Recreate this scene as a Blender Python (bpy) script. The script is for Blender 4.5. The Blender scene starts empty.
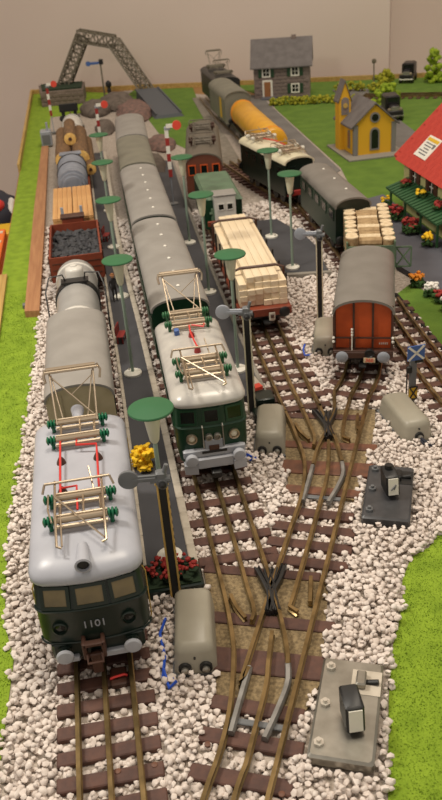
import bpy, bmesh, math, random
import numpy as np
from mathutils import Vector, Matrix
R = math.radians
sc = bpy.context.scene
col = sc.collection
random.seed(7); rng = np.random.default_rng(7)
sc.unit_settings.system = 'METRIC'; sc.unit_settings.scale_length = 0.01   # one unit is one centimetre of a small-scale layout

# ------------------------------------------------------------------ camera
cam = bpy.data.cameras.new('camera'); camo = bpy.data.objects.new('camera', cam); col.objects.link(camo)
CX, CY, CZ = (0.983368, 0.143920, -0.110786), (-0.166485, 0.470502, -0.866551), (-0.072589, 0.870583, 0.486637)
rot = Matrix((CX, CY, CZ)); rot = rot.to_quaternion().to_matrix()
camo.matrix_world = Matrix.Translation((2.7292, -17.1536, 19.7835)) @ rot.to_4x4()
cam.sensor_fit = 'VERTICAL'; cam.sensor_height = 36.0; cam.lens = 838.0 / 800.0 * 36.0
cam.clip_start = 0.5; cam.clip_end = 3000
cam.dof.use_dof = True; cam.dof.focus_distance = 29.0; cam.dof.aperture_fstop = 0.48
sc.camera = camo
# ------------------------------------------------------------------ light
w = bpy.data.worlds.new('world'); sc.world = w; w.use_nodes = True
w.node_tree.nodes['Background'].inputs[0].default_value = (1.0, 0.90, 0.79, 1)
w.node_tree.nodes['Background'].inputs[1].default_value = 0.5
def lamp(name, loc, target, size, power, color):
    l = bpy.data.lights.new(name, 'AREA'); l.shape = 'DISK'; l.size = size; l.energy = power; l.color = color
    o = bpy.data.objects.new(name, l); col.objects.link(o); o.location = loc
    o.rotation_euler = (Vector(target) - Vector(loc)).to_track_quat('-Z', 'Y').to_euler(); return o
lamp('room_lamp', (-19, 17, 42), (6, 14, 0), 9, 14500, (1.0, 0.93, 0.82))
lamp('ceiling_lamp', (30, 20, 150), (20, 70, 0), 50, 130000, (1.0, 0.88, 0.72))
sc.view_settings.view_transform = 'Standard'; sc.view_settings.look = 'None'
sc.view_settings.exposure = 0.0; sc.view_settings.gamma = 1.0; sc.view_settings.use_curve_mapping = False

# ------------------------------------------------------------------ materials
def lin(c):
    return tuple((v / 255 / 12.92) if v / 255 <= .04045 else ((v / 255 + .055) / 1.055) ** 2.4 for v in c) + (1,)
def mat(name, c, rough=.6, metal=0, c2=None, scale=3., bump=0., bscale=None, detail=3, emit=0, spec=.5, stretch=None, mix=(.35, .65)):
    m = bpy.data.materials.new(name); m.use_nodes = True; nt = m.node_tree; b = nt.nodes['Principled BSDF']
    b.inputs['Base Color'].default_value = lin(c); b.inputs['Roughness'].default_value = rough; b.inputs['Metallic'].default_value = metal
    b.inputs['Specular IOR Level'].default_value = spec
    tc = nt.nodes.new('ShaderNodeTexCoord'); src = tc.outputs['Object']
    if stretch:
        mp = nt.nodes.new('ShaderNodeMapping'); mp.inputs['Scale'].default_value = stretch; nt.links.new(src, mp.inputs['Vector']); src = mp.outputs[0]
    if c2 is not None:
        n = nt.nodes.new('ShaderNodeTexNoise'); n.inputs['Scale'].default_value = scale; n.inputs['Detail'].default_value = detail
        nt.links.new(src, n.inputs['Vector'])
        r = nt.nodes.new('ShaderNodeValToRGB'); r.color_ramp.elements[0].position = mix[0]; r.color_ramp.elements[1].position = mix[1]
        r.color_ramp.elements[0].color = lin(c); r.color_ramp.elements[1].color = lin(c2)
        nt.links.new(n.outputs['Fac'], r.inputs[0]); nt.links.new(r.outputs[0], b.inputs['Base Color'])
    if bump:
        n2 = nt.nodes.new('ShaderNodeTexNoise'); n2.inputs['Scale'].default_value = bscale or scale * 3; n2.inputs['Detail'].default_value = 4
        nt.links.new(src, n2.inputs['Vector'])
        bp = nt.nodes.new('ShaderNodeBump'); bp.inputs['Strength'].default_value = bump; bp.inputs['Distance'].default_value = .1
        nt.links.new(n2.outputs['Fac'], bp.inputs['Height']); nt.links.new(bp.outputs[0], b.inputs['Normal'])
    if emit:
        b.inputs['Emission Color'].default_value = lin(c); b.inputs['Emission Strength'].default_value = emit
    return m
M = {}
def mm(k, *a, **kw): M[k] = mat(k, *a, **kw); return M[k]
mm('wall', (216, 199, 188), .9, c2=(211, 194, 182), scale=.05, bump=.05, bscale=.6)
mm('wall_far', (222, 208, 194), .9)  # lighter wall colour, the brighter lighting past the corner painted in
mm('room_floor', (120, 95, 70), .6)
mm('board', (150, 110, 60), .7)
mm('edge_wood', (190, 158, 92), .6, c2=(168, 132, 70), scale=.6, stretch=(6, .4, 6))
mm('strip_wood', (176, 128, 88), .6, c2=(158, 110, 74), scale=1.2, stretch=(5, .3, 5))
mm('grass', (118, 146, 28), .95, c2=(138, 166, 40), scale=1.3, bump=.8, bscale=14)
mm('grass_far', (84, 114, 32), .95, c2=(98, 128, 40), scale=.6, bump=.6, bscale=8)
mm('gravel_bed', (186, 174, 162), .95, c2=(150, 138, 126), scale=5, bump=1., bscale=7)
mm('stone', (224, 212, 203), .8, c2=(204, 191, 181), scale=1.1, bump=.25, bscale=9)
mm('stone_b', (212, 200, 190), .8, c2=(230, 220, 212), scale=1.3, bump=.25, bscale=9)
mm('sleeper', (92, 60, 48), .65, c2=(74, 48, 40), scale=3, bump=.15, bscale=14)
mm('sleeper_red', (118, 74, 52), .6, c2=(92, 60, 44), scale=2.2, bump=.1, bscale=14)
mm('rail', (156, 132, 90), .3, metal=.8, c2=(112, 94, 62), scale=1.4)
mm('plate_sand', (148, 128, 94), .9, c2=(108, 92, 66), scale=9, bump=.5, bscale=22)
mm('blade', (158, 156, 152), .38, metal=.5, c2=(130, 128, 124), scale=2)
mm('frog', (34, 34, 34), .4, spec=.6)
mm('brass', (216, 182, 104), .4, metal=.5)
mm('nickel', (184, 168, 146), .34, metal=.9)
mm('steel', (172, 168, 158), .36, metal=.85, c2=(150, 146, 136), scale=1.5)
mm('black', (26, 26, 26), .45)
mm('bright_metal', (214, 208, 196), .3, metal=.6)
mm('black_plate', (70, 70, 72), .38, c2=(58, 58, 60), scale=2)
mm('white', (226, 222, 210), .5)
mm('roof_grey', (172, 174, 182), .34, c2=(164, 166, 174), scale=.9)
mm('roof_silver', (188, 184, 176), .26, c2=(172, 168, 162), scale=1.2)
mm('coach_roof', (146, 142, 136), .5, c2=(136, 132, 126), scale=.7)
mm('coach_roof_dark', (124, 121, 106), .55, c2=(114, 111, 98), scale=.8)
mm('van_roof', (124, 119, 112), .5, c2=(116, 111, 104), scale=1)
mm('loco_green', (18, 33, 26), .3, spec=.5)
mm('bright_green', (16, 56, 34), .35)
mm('coach_green', (20, 52, 34), .4)
mm('ghost_green', (94, 118, 92), .6, c2=(84, 104, 82), scale=1)
mm('pane', (128, 112, 78), .18, c2=(104, 92, 66), scale=1.2)  # dull light inside the cab is put into this brownish yellow colour
mm('pane_dark', (22, 26, 24), .12)
mm('lamp_glass', (226, 220, 200), .15)
mm('buffer_grey', (168, 170, 176), .35)
mm('brown', (74, 46, 34), .5)
mm('insulator', (18, 98, 66), .25)
mm('red_wire', (206, 52, 46), .4)
mm('blue_wire', (30, 80, 190), .4)
mm('khaki', (190, 178, 146), .6, c2=(180, 168, 136), scale=2)
mm('tank_grey', (156, 154, 150), .35, c2=(146, 144, 140), scale=1)
mm('tank_white', (206, 202, 194), .35)
mm('tank_yellow', (222, 164, 30), .35, c2=(210, 150, 26), scale=1)
mm('red_brown', (130, 58, 34), .55, c2=(114, 50, 30), scale=2)
mm('coal', (46, 46, 48), .7, c2=(64, 64, 68), scale=3)
mm('plank', (206, 160, 104), .6, c2=(190, 140, 86), scale=1.2, stretch=(4, .4, 4))
mm('timber', (228, 210, 180), .7, c2=(218, 198, 164), scale=1.2, stretch=(5, .3, 5))
mm('drum', (134, 138, 148), .5, c2=(118, 122, 132), scale=1.5)
mm('bark', (128, 96, 62), .85, c2=(98, 72, 48), scale=2, stretch=(4, .5, 4), bump=.5)
mm('cut_wood', (232, 192, 112), .7, c2=(206, 158, 84), scale=3)
mm('pale_cut', (226, 206, 172), .75, c2=(206, 182, 144), scale=4)
mm('log_side', (178, 150, 110), .8, c2=(146, 118, 82), scale=3)
mm('orange_van', (200, 84, 32), .5, c2=(184, 74, 26), scale=1.5)
mm('platform', (74, 74, 78), .7, c2=(64, 64, 68), scale=.5)
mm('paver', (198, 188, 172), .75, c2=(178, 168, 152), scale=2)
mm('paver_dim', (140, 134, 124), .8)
mm('lamp_green', (44, 98, 60), .5)
mm('lamp_post', (140, 158, 142), .45)
mm('lamp_shade', (204, 202, 176), .45)
mm('signal_grey', (104, 106, 108), .4)
mm('signal_light', (150, 154, 162), .38)
mm('box_grey', (158, 152, 136), .42, c2=(150, 144, 128), scale=.8)
mm('signal_red', (216, 72, 54), .5)
mm('signal_blue', (64, 96, 156), .5)
mm('signal_yellow', (214, 172, 40), .5)
mm('station_wall', (186, 180, 124), .8)
mm('station_roof', (188, 62, 48), .75, c2=(176, 54, 42), scale=2)
mm('awning', (44, 86, 50), .6)
mm('church_yellow', (216, 164, 32), .7)
mm('grey_trim', (122, 118, 114), .75)
mm('slate', (100, 94, 92), .8, c2=(112, 106, 104), scale=1.2)
mm('house_wall', (134, 118, 110), .85, c2=(112, 98, 94), scale=2)
mm('shutter', (34, 66, 40), .6)
mm('door_brown', (146, 96, 56), .6)
mm('hedge', (168, 164, 40), .95, c2=(122, 124, 32), scale=2.5)
mm('shrub', (152, 172, 40), .95, c2=(118, 140, 34), scale=2.5)
mm('dark_leaf', (30, 48, 26), .9)
mm('leaf', (52, 82, 36), .9)
mm('fl_yellow', (238, 192, 24), .7)
mm('fl_orange', (222, 136, 32), .7)
mm('fl_red', (150, 40, 34), .7)
mm('fl_white', (232, 228, 220), .7)
mm('road', (120, 116, 112), .85, c2=(108, 104, 100), scale=.4)
mm('paved', (92, 92, 100), .7, c2=(82, 82, 90), scale=.5)
mm('lane', (142, 134, 122), .95, c2=(122, 114, 102), scale=2, bump=.8, bscale=5)
mm('rock', (112, 100, 90), .9, c2=(86, 76, 68), scale=1.2, bump=1., bscale=3)
mm('rock_red', (136, 104, 94), .9, c2=(98, 82, 76), scale=2, bump=1., bscale=3)
mm('abut_stone', (124, 108, 98), .9, c2=(106, 92, 82), scale=1.5)
mm('ramp', (86, 88, 92), .8)
mm('truss', (104, 96, 80), .6)
mm('dark_brown_loco', (104, 56, 38), .5)
mm('loco_roof_dark', (98, 90, 78), .6)
mm('cream', (218, 210, 182), .5, c2=(208, 198, 168), scale=1)
mm('car_black', (28, 24, 26), .35)
mm('bag', (34, 36, 48), .7)
mm('red_bag', (196, 52, 46), .6)
mm('carton_orange', (232, 116, 44), .6)
mm('carton_light', (214, 196, 176), .6)
mm('skin', (200, 150, 116), .6)
mm('bench_red', (140, 44, 40), .6)
mm('figure_cloth', (44, 40, 40), .8)

# ------------------------------------------------------------------ mesh builder
class MB:
    def __init__(s): s.v = []; s.f = []
    def add(s, vs, fs):
        b = len(s.v); s.v += [tuple(p) for p in vs]; s.f += [tuple(i + b for i in f) for f in fs]; return s
    def box(s, c, d, rz=0, bev=0):
        cx, cy, cz = c; x, y, z = d[0] / 2, d[1] / 2, d[2] / 2
        if bev > 0:
            q = min(bev, x * .9, y * .9, z * .9)
            rings = []
            for zz, i in ((-z, q), (-z + q, 0), (z - q, 0), (z, q)):
                a, b_ = x - i, y - i
                rings.append([(-a + q, -b_, zz), (a - q, -b_, zz), (a, -b_ + q, zz), (a, b_ - q, zz), (a - q, b_, zz), (-a + q, b_, zz), (-a, b_ - q, zz), (-a, -b_ + q, zz)])
            m = MB(); m.loft(rings); vs, fs = m.v, m.f
        else:
            vs = [(-x, -y, -z), (x, -y, -z), (x, y, -z), (-x, y, -z), (-x, -y, z), (x, -y, z), (x, y, z), (-x, y, z)]
            fs = [(0, 3, 2, 1), (4, 5, 6, 7), (0, 1, 5, 4), (1, 2, 6, 5), (2, 3, 7, 6), (3, 0, 4, 7)]
        k, t = math.cos(rz), math.sin(rz)
        return s.add([(cx + p[0] * k - p[1] * t, cy + p[0] * t + p[1] * k, cz + p[2]) for p in vs], fs)
    def loft(s, rings, cap=True, closed=True):
        n = len(rings[0]); vs = [p for r in rings for p in r]; fs = []
        for i in range(len(rings) - 1):
            for j in range(n if closed else n - 1):
                k = (j + 1) % n
                fs.append((i * n + j, i * n + k, (i + 1) * n + k, (i + 1) * n + j))
        if cap and closed:
            fs.append(tuple(range(n - 1, -1, -1))); fs.append(tuple((len(rings) - 1) * n + j for j in range(n)))
        return s.add(vs, fs)
    def cyl(s, p0, p1, r0, r1=None, n=12, cap=True):
        r1 = r0 if r1 is None else r1; p0, p1 = Vector(p0), Vector(p1); d = (p1 - p0).normalized()
        a = d.orthogonal().normalized(); b = d.cross(a)
        rg = [[tuple(p + a * (r * math.cos(2 * math.pi * j / n)) + b * (r * math.sin(2 * math.pi * j / n))) for j in range(n)] for p, r in ((p0, r0), (p1, r1))]
        return s.loft(rg, cap)
    def lathe(s, c, prof, n=16, axis='z'):
        rg = []
        for r, h in prof:
            ring = []
            for j in range(n):
                a = 2 * math.pi * j / n; x, y = r * math.cos(a), r * math.sin(a)
                ring.append((c[0] + x, c[1] + y, c[2] + h) if axis == 'z' else ((c[0] + x, c[1] + h, c[2] + -y) if axis == 'y' else (c[0] + h, c[1] + x, c[2] + y)))
            rg.append(ring)
        return s.loft(rg)
    def tube(s, pts, r, n=6):
        pts = [Vector(p) for p in pts]; rg = []; prev = None
        for i, p in enumerate(pts):
            d = (pts[min(i + 1, len(pts) - 1)] - pts[max(i - 1, 0)]).normalized()
            a = prev - d * prev.dot(d) if prev is not None else d.orthogonal()
            if a.length < 1e-5: a = d.orthogonal()
            a.normalize(); prev = a; b = d.cross(a)
            rg.append([tuple(p + a * (r * math.cos(2 * math.pi * j / n)) + b * (r * math.sin(2 * math.pi * j / n))) for j in range(n)])
        return s.loft(rg)
    def prism(s, poly, z0, z1):
        a = sum(poly[i][0] * poly[(i + 1) % len(poly)][1] - poly[(i + 1) % len(poly)][0] * poly[i][1] for i in range(len(poly)))
        if a < 0: poly = poly[::-1]
        return s.loft([[(p[0], p[1], z0) for p in poly], [(p[0], p[1], z1) for p in poly]])
    def blob(s, c, r, k=1, rough=.25):
        bm = bmesh.new(); bmesh.ops.create_icosphere(bm, subdivisions=k, radius=1)
        rr = (r, r, r) if not hasattr(r, '__len__') else r
        vs = []
        for v in bm.verts:
            t = 1 + random.uniform(-rough, rough); vs.append((c[0] + v.co.x * rr[0] * t, c[1] + v.co.y * rr[1] * t, c[2] + v.co.z * rr[2] * t))
        fs = [tuple(v.index for v in f.verts) for f in bm.faces]; bm.free(); return s.add(vs, fs)
    def build(s, name, m, parent=None, smooth=35, loc=None, rz=0):
        me = bpy.data.meshes.new(name); me.from_pydata(s.v, [], s.f); me.update()
        if m is not None: me.materials.append(M[m] if isinstance(m, str) else m)
        if smooth:
            me.polygons.foreach_set('use_smooth', [True] * len(me.polygons)); me.set_sharp_from_angle(angle=R(smooth))
        o = bpy.data.objects.new(name, me); col.objects.link(o)
        if parent is not None: o.parent = parent
        if loc is not None: o.location = loc
        if rz: o.rotation_euler.z = rz
        return o
def tag(o, label=None, cat=None, group=None, kind=None):
    if label: o['label'] = label
    if cat: o['category'] = cat
    if group: o['group'] = group
    if kind: o['kind'] = kind
    return o
def thing(name, label, cat, loc=(0, 0, 0), rz=0, group=None):
    o = bpy.data.objects.new(name, None); col.objects.link(o); o.location = loc; o.rotation_euler.z = rz; o.empty_display_size = .2
    return tag(o, label, cat, group)
def copy_tree(o, parent=None):
    c = o.copy(); col.objects.link(c)
    if parent is not None: c.parent = parent
    for ch in list(o.children): copy_tree(ch, c)
    return c
def share(name, o, parent, loc=(0, 0, 0), rz=0, scale=None):       # another piece with the same mesh
    c = bpy.data.objects.new(name, o.data); col.objects.link(c); c.parent = parent; c.location = loc; c.rotation_euler.z = rz
    if scale: c.scale = scale
    return c
def text_mb(txt, size, depth=.01):
    cu = bpy.data.curves.new('lettering', 'FONT'); cu.body = txt; cu.size = size; cu.extrude = depth; cu.align_x = 'CENTER'; cu.align_y = 'CENTER'
    o = bpy.data.objects.new('lettering', cu); col.objects.link(o)
    dg = bpy.context.evaluated_depsgraph_get(); ev = o.evaluated_get(dg); me = ev.to_mesh()
    m = MB(); m.add([tuple(v.co) for v in me.vertices], [tuple(p.vertices) for p in me.polygons]); ev.to_mesh_clear()
    bpy.data.objects.remove(o); bpy.data.curves.remove(cu); return m
def upright(m, y=0, z=0, x=0, rz=0):     # turn flat lettering (xy) to face -y
    k, t = math.cos(rz), math.sin(rz)
    m.v = [(x + p[0] * k + p[2] * t, y + p[0] * t - p[2] * k, z + p[1]) for p in m.v]; return m

# ------------------------------------------------------------------ room
def structure(o): return tag(o, kind='structure')
bd = Vector((0.93, -0.37, 0)).normalized(); bn = Vector((-bd.y, bd.x, 0))     # back wall direction and its outward normal
P0 = Vector((3.3, 122.5, 0)); 
def wp(s, n): p = P0 + bd * s + bn * n; return (p.x, p.y)
structure(MB().prism([wp(-260, 0), wp(46.5, 0), wp(46.5, 6), wp(-260, 6)], -80, 190).build('wall_back', 'wall'))
structure(MB().prism([wp(30, 34), wp(240, 34), wp(240, 40), wp(30, 40)], -80, 190).build('wall_right', 'wall_far'))
structure(MB().box((0, 40, -81), (600, 600, 2)).build('floor', 'room_floor'))
structure(MB().prism([wp(66.3, -2.6), wp(72, -2.6), wp(72, -1), wp(66.3, -1)], -80, 190).build('trim_1', 'wall'))

# ------------------------------------------------------------------ layout board
board_poly = [(-4.5, -14), (24, -14), (40, 10), (62, 60), (80, 88.5), (3.3, 119.5), (-4.8, 122.5)]
board = thing('layout_board', 'flat wooden base board carrying the whole small railway', 'board', (0, 0, -1))
MB().prism(board_poly, -1.0, .98).build('top', 'board', board)
MB().prism([(-4.75, 71), (-4.5, 71), (-4.65, 122), (-4.95, 122)], -1, 1.75).build('edge_strip', 'edge_wood', board)
MB().prism([(-4.95, 122), (-4.7, 122.9), (3.3, 119.9), (90, 84.8), (90, 84.4), (3.3, 119.4)], -1, 1.6).build('edge_strip', 'edge_wood', board)
MB().prism([(-4.9, 8), (-3.95, 8), (-4.05, 31), (-4.13, 39.5), (-4.9, 39.5)], -1, 1.3).build('edge_strip', 'edge_wood', board)

def inpoly(px, py, poly):
    r = np.zeros(len(px), bool); n = len(poly)
    for i in range(n):
        x0, y0 = poly[i]; x1, y1 = poly[(i + 1) % n]
        if y0 == y1: continue
        c = ((y0 > py) != (y1 > py)) & (px < (x1 - x0) * (py - y0) / (y1 - y0) + x0); r ^= c
    return r
# grass patches (x, y) outlines
left_grass = [(-4.5, -14), (-2.35, -14), (-2.2, -1), (-2.1, 1), (-2.0, 3.2), (-2.4, 5), (-2.45, 7), (-2.55, 10.5), (-2.3, 13.5), (-2.2, 16.5), (-2.05, 21), (-1.85, 27), (-1.8, 32), (-1.75, 77), (-1.8, 100), (3, 101), (10, 112), (3.3, 118.8), (-4.6, 121.8)]
right_grass = [(7.7, -14), (7.8, -4.2), (8.95, -1), (9.75, .9), (10.7, 2.6), (11.1, 3.7), (11.8, 4.75), (12.6, 5.1), (13.5, 6.0), (15, 6.5), (18, 7.2), (24, 8), (30, -5), (24, -14)]
far_lawn = [(22.3, 29), (22.7, 39.7), (23.4, 46), (24.2, 52), (25.2, 58), (26.2, 89), (27, 98), (24.5, 110.5), (40, 104.3), (60, 96.3), (66, 74), (50, 36), (34, 20), (24, 18), (22.5, 22)]
mid_lawn = [(10.9, 80), (14.8, 64.5), (15.3, 72), (16.8, 87), (18.3, 104), (19, 112.5), (10.5, 115.8), (8.2, 108), (10.2, 97)]
garden = [(19.55, 27.6), (19.3, 20.2), (19.5, 14), (22.5, 14), (22.3, 24), (20.9, 28.9)]
tag(MB().prism(left_grass, .0, .07).build('grass_mat', 'grass'), 'long strip of bright green grass mat along the left board edge', 'grass', kind='stuff')
tag(MB().prism(right_grass, .0, .07).build('grass_mat', 'grass'), 'bright green grass mat at lower right beside the silver lantern plate', 'grass', kind='stuff')
tag(MB().prism(far_lawn, .0, .06).build('grass_mat', 'grass_far'), 'wide green lawn around the yellow church', 'grass', kind='stuff')
tag(MB().prism(mid_lawn, .0, .06).build('grass_mat', 'grass_far'), 'green patch of lawn behind the brown locomotive below the truss bridge', 'grass', kind='stuff')
tag(MB().prism(garden, .0, .1).build('grass_mat', 'grass_far'), 'narrow grass bed with flowers beside the station track', 'grass', kind='stuff')
tag(MB().tube([(19.5, 27.6, .08), (19.22, 20.2, .08), (19.42, 14, .08)], .14, 6).build('garden_kerb', 'black'), 'dark kerb along the narrow flower bed by the station', 'kerb')
# short flock on the near mats
def flock(name, poly, n, label, hmax=.055):
    a = np.array(poly); lo, hi = a.min(0), a.max(0); hi[1] = min(hi[1], 36); lo[1] = max(lo[1], -7)
    q = rng.uniform(lo, hi, (n * 2, 2)); q = q[inpoly(q[:, 0], q[:, 1], poly)][:n]; k = len(q)
    an = rng.uniform(0, 6.283, k); h = rng.uniform(.03, hmax, k); wd = rng.uniform(.02, .04, k); tl = rng.uniform(-.05, .05, (k, 2))
    v = np.zeros((k, 3, 3)); dx, dy = np.cos(an) * wd, np.sin(an) * wd
    v[:, 0] = np.c_[q[:, 0] - dx, q[:, 1] - dy, np.full(k, .05)]; v[:, 1] = np.c_[q[:, 0] + dx, q[:, 1] + dy, np.full(k, .05)]
    v[:, 2] = np.c_[q[:, 0] + tl[:, 0], q[:, 1] + tl[:, 1], .07 + h]
    me = bpy.data.meshes.new(name); me.from_pydata(v.reshape(-1, 3).tolist(), [], np.arange(k * 3).reshape(-1, 3).tolist()); me.materials.append(M['grass'])
    o = bpy.data.objects.new(name, me); col.objects.link(o); tag(o, label, 'grass', kind='stuff')
flock('grass_flock', left_grass, 45000, 'short green fibres standing on the left grass mat')
flock('grass_flock', right_grass, 45000, 'short green fibres standing on the lower right grass mat')

# roads and paving
tag(MB().prism([(26.5, 100), (26, 89), (24.9, 57), (23.2, 55), (23.2, 58), (24, 66.5), (22.9, 75), (22.5, 102)], .0, .1).build('road', 'road'), 'straight grey road beside the cream roofed locomotive and tank wagon', 'road')
tag(MB().prism([(31, 60), (35.6, 60), (37, 74), (38.6, 90), (40.5, 96), (36, 98), (34.4, 80)], .0, .1).build('lane', 'road'), 'grey lane running past the yellow church towards the hedges', 'road')
tag(MB().prism([(21.0, 31.5), (22.5, 39.6), (23.2, 46), (25.45, 47), (25.45, 24), (21.9, 26.4)], .0, .42).build('station_pavement', 'paved'), 'bluish grey raised pavement in front of the red roofed station', 'pavement')
tag(MB().prism([(22.9, 14), (22.6, 26), (30, 24), (26, 12)], .0, .12).build('forecourt', 'road'), 'plain grey forecourt at right edge beyond the white flowers', 'pavement')
tag(MB().prism([(15.2, 64), (17.0, 63), (17.6, 75), (18.0, 90), (18.8, 103), (17.6, 103), (16.9, 88), (15.7, 72)], .0, .12).build('gravel_lane', 'lane'), 'pale gravel path between far lawn and the black locomotive track', 'path')

# ------------------------------------------------------------------ tracks
ZS, ZR = .22, .45
def resample(pts, step=None, n=None):
    p = np.array(pts, float)
    # Catmull-Rom
    out = []
    q = np.vstack([2 * p[0] - p[1], p, 2 * p[-1] - p[-2]])
    for i in range(1, len(q) - 2):
        for t in np.linspace(0, 1, 12, endpoint=False):
            a, b, c, d = q[i - 1], q[i], q[i + 1], q[i + 2]
            out.append(.5 * ((2 * b) + (-a + c) * t + (2 * a - 5 * b + 4 * c - d) * t * t + (-a + 3 * b - 3 * c + d) * t ** 3))
    out.append(p[-1]); out = np.array(out)
    s = np.r_[0, np.cumsum(np.linalg.norm(np.diff(out, axis=0), axis=1))]
    k = n or max(2, int(s[-1] / step) + 1); ss = np.linspace(0, s[-1], k)
    return np.c_[np.interp(ss, s, out[:, 0]), np.interp(ss, s, out[:, 1])]
def tangents(p):
    d = np.gradient(p, axis=0); return d / np.linalg.norm(d, axis=1)[:, None]
rail_pts = []
PROFILE = [(-.085, 0), (.085, 0), (.085, .03), (.03, .06), (.03, .15), (.06, .17), (.06, .23), (-.06, .23), (-.06, .17), (-.03, .15), (-.03, .06), (-.085, .03)]
def rail(line, parent, name='rail', m='rail', z=ZS, prof=PROFILE):
    p = np.array(line, float); t = tangents(p); rg = []; rail_pts.append(p)
    for (x, y), (tx, ty) in zip(p, t):
        rg.append([(x + ty * a, y - tx * a, z + b) for a, b in prof])
    return MB().loft(rg).build(name, m, parent, smooth=30)
def offset(p, o):
    t = tangents(np.array(p)); return np.array(p) + np.c_[t[:, 1], -t[:, 0]] * o
sleeper_rects = []
def sleeper_mesh(L=2.9, W=.46, H=.2): return MB().box((0, 0, 0), (L, W, H), bev=.03)
SL = {}
def sleeper(parent, x, y, ang, L=2.9, W=.46, m='sleeper', name='sleeper'):
    key = (round(L, 2), round(W, 2), m)
    if key not in SL:
        o = sleeper_mesh(L, W).build(name, m, parent, loc=(x, y, ZS - .1), rz=ang); SL[key] = o
    else:
        o = share(name, SL[key], parent, (x, y, ZS - .1), ang)
    sleeper_rects.append((x, y, ang, L, W)); return o
def track(label, axis, g=.83, step=.87, start=0, L=2.9, rails=(-1, 0, 1), slfrom=None, slto=None):
    t = thing('track', label, 'track')
    p = resample(axis, step=1.0)
    for s in rails: rail(offset(p, s * g), t)
    q = resample(axis, step=.05); tt = tangents(q); d = start
    seg = int(step / .05)
    i = int(start / .05)
    while i < len(q):
        x, y = q[i]
        if (slfrom is None or y >= slfrom) and (slto is None or y <= slto):
            a = math.atan2(tt[i][1], tt[i][0]) - math.pi / 2
            sleeper(t, x, y, a + random.uniform(-.02, .02), L)
        i += seg
    return t
T1 = track('leftmost straight track in front of and under the numbered grey roofed locomotive', [(.85, -9), (.85, 30), (.85, 104)], start=.35, slto=60)
T2 = track('track leading straight out from under the dark green twin headlight locomotive', [(5.86, 5.3), (5.86, 15), (5.95, 25), (6.05, 40), (6.5, 62), (6.9, 78)], step=1.17, start=.95, slto=40)
d3 = np.array((.4247, .9053)); n3 = np.array((.9053, -.4247))
def on3(s, o): return tuple(n3 * o + d3 * s)
def s_of(y, o): return (y - n3[1] * o) / d3[1]
T3 = thing('track', 'short diagonal track linking the two turnouts', 'track')
for s in (8.25, 9.2, 10.15):
    c = on3(s, 5.06); sleeper(T3, c[0], c[1], -R(25), 3.1, .48)
t4 = [(10.65, 15.4), (10.72, 19), (10.87, 25), (11.26, 36), (11.5, 43), (11.65, 49), (12.6, 58), (13.6, 66)]
T4 = track('track with bright brass rails leading to the sawn timber wagon', t4, start=.6, step=1.05, slto=46)
t5 = [on3(20.3, 5.06), (14.15, 17.75), (14.9, 19.5), (16.0, 22.2), (17.0, 25), (18.1, 28.8), (18.8, 33), (19.05, 38), (19.1, 44), (19.3, 52), (19.45, 60), (19.4, 70), (19.3, 77), (19.0, 89), (19.2, 101)]
T5 = track('track carrying the orange ended van and the log wagon behind it', t5, start=.2, step=1.0, slto=60)
t6 = [(17.9, 6), (17.75, 10), (17.7, 14.5), (17.8, 18.6), (18.05, 23), (18.35, 26.5)]
T6 = track('rail track at right edge behind the blue and white shunting signal', t6, start=.3, step=1.0)
t7 = [(18.75, 45.3), (18.4, 48.5), (17.6, 53), (16.75, 58), (15.9, 64)]
T7 = track('short far track under the cream roofed green locomotive', t7, step=1.0)
tb = [(38, 90.5), (44, 87), (50, 84), (64, 78)]
T8 = track('far track crossing behind the yellow church and black vehicles', tb, step=1.0)

# turnouts -------------------------------------------------------
def turnout(label, plate, bars, rails, blades, frog, checks, tie):
    t = thing('turnout', label, 'turnout')
    MB().prism(plate, .02, .15).build('base_plate', 'plate_sand', t, smooth=0)
    for (x, y, a, L, W, m) in bars: sleeper(t, x, y, a, L, W, m)
    for r_ in rails: rail(resample(r_, step=.35), t)
    for r_ in blades:
        rail(resample(r_, step=.3), t, 'switch_blade', 'blade', ZS + .01, [(-.09, 0), (.09, 0), (.1, .12), (.07, .2), (-.05, .21), (-.1, .12)])
    for c in checks: rail(resample(c, step=.3), t, 'check_rail', 'rail', ZS - .02)
    f = MB()
    for pts, wd in frog:
        p = resample(pts, n=8); tt = tangents(p)
        f.loft([[(x + ty * a, y - tx * a, ZS + b) for a, b in ((-wd, 0), (wd, 0), (wd, .24), (wd * .55, .26), (wd * .4, .18), (-wd * .4, .18), (-wd * .55, .26), (-wd, .24))] for (x, y), (tx, ty) in zip(p, tt)])
    f.build('frog', 'frog', t)
    for c, a, L in tie: MB().box((c[0], c[1], ZS + .02), (L, .2, .08), a, .02).build('tie_bar', 'signal_grey', t)
    return t
aA = -R(21)
plA = [(4.55, 5.75), (4.3, 1.2), (3.9, -.1), (6.25, -1.25), (7.2, 0.0), (8.65, 4.2), (8.35, 4.75)]
barsA = [(6.5, 5.15, aA, 4.1, .42, 'sleeper'), (6.25, 2.75, aA, 4.2, .5, 'sleeper'), (5.8, 1.05, aA, 3.55, .95, 'sleeper'), (5.15, -.55, -R(25), 2.75, .5, 'sleeper'),
         (4.75, -1.62, -R(24), 2.95, .5, 'sleeper'), (4.3, -2.75, -R(24), 2.95, .5, 'sleeper'), (3.85, -3.85, -R(24), 2.95, .5, 'sleeper'), (3.4, -4.95, -R(24), 2.95, .5, 'sleeper'), (2.95, -6.05, -R(24), 2.95, .5, 'sleeper')]
Aend = -8.5
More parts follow.
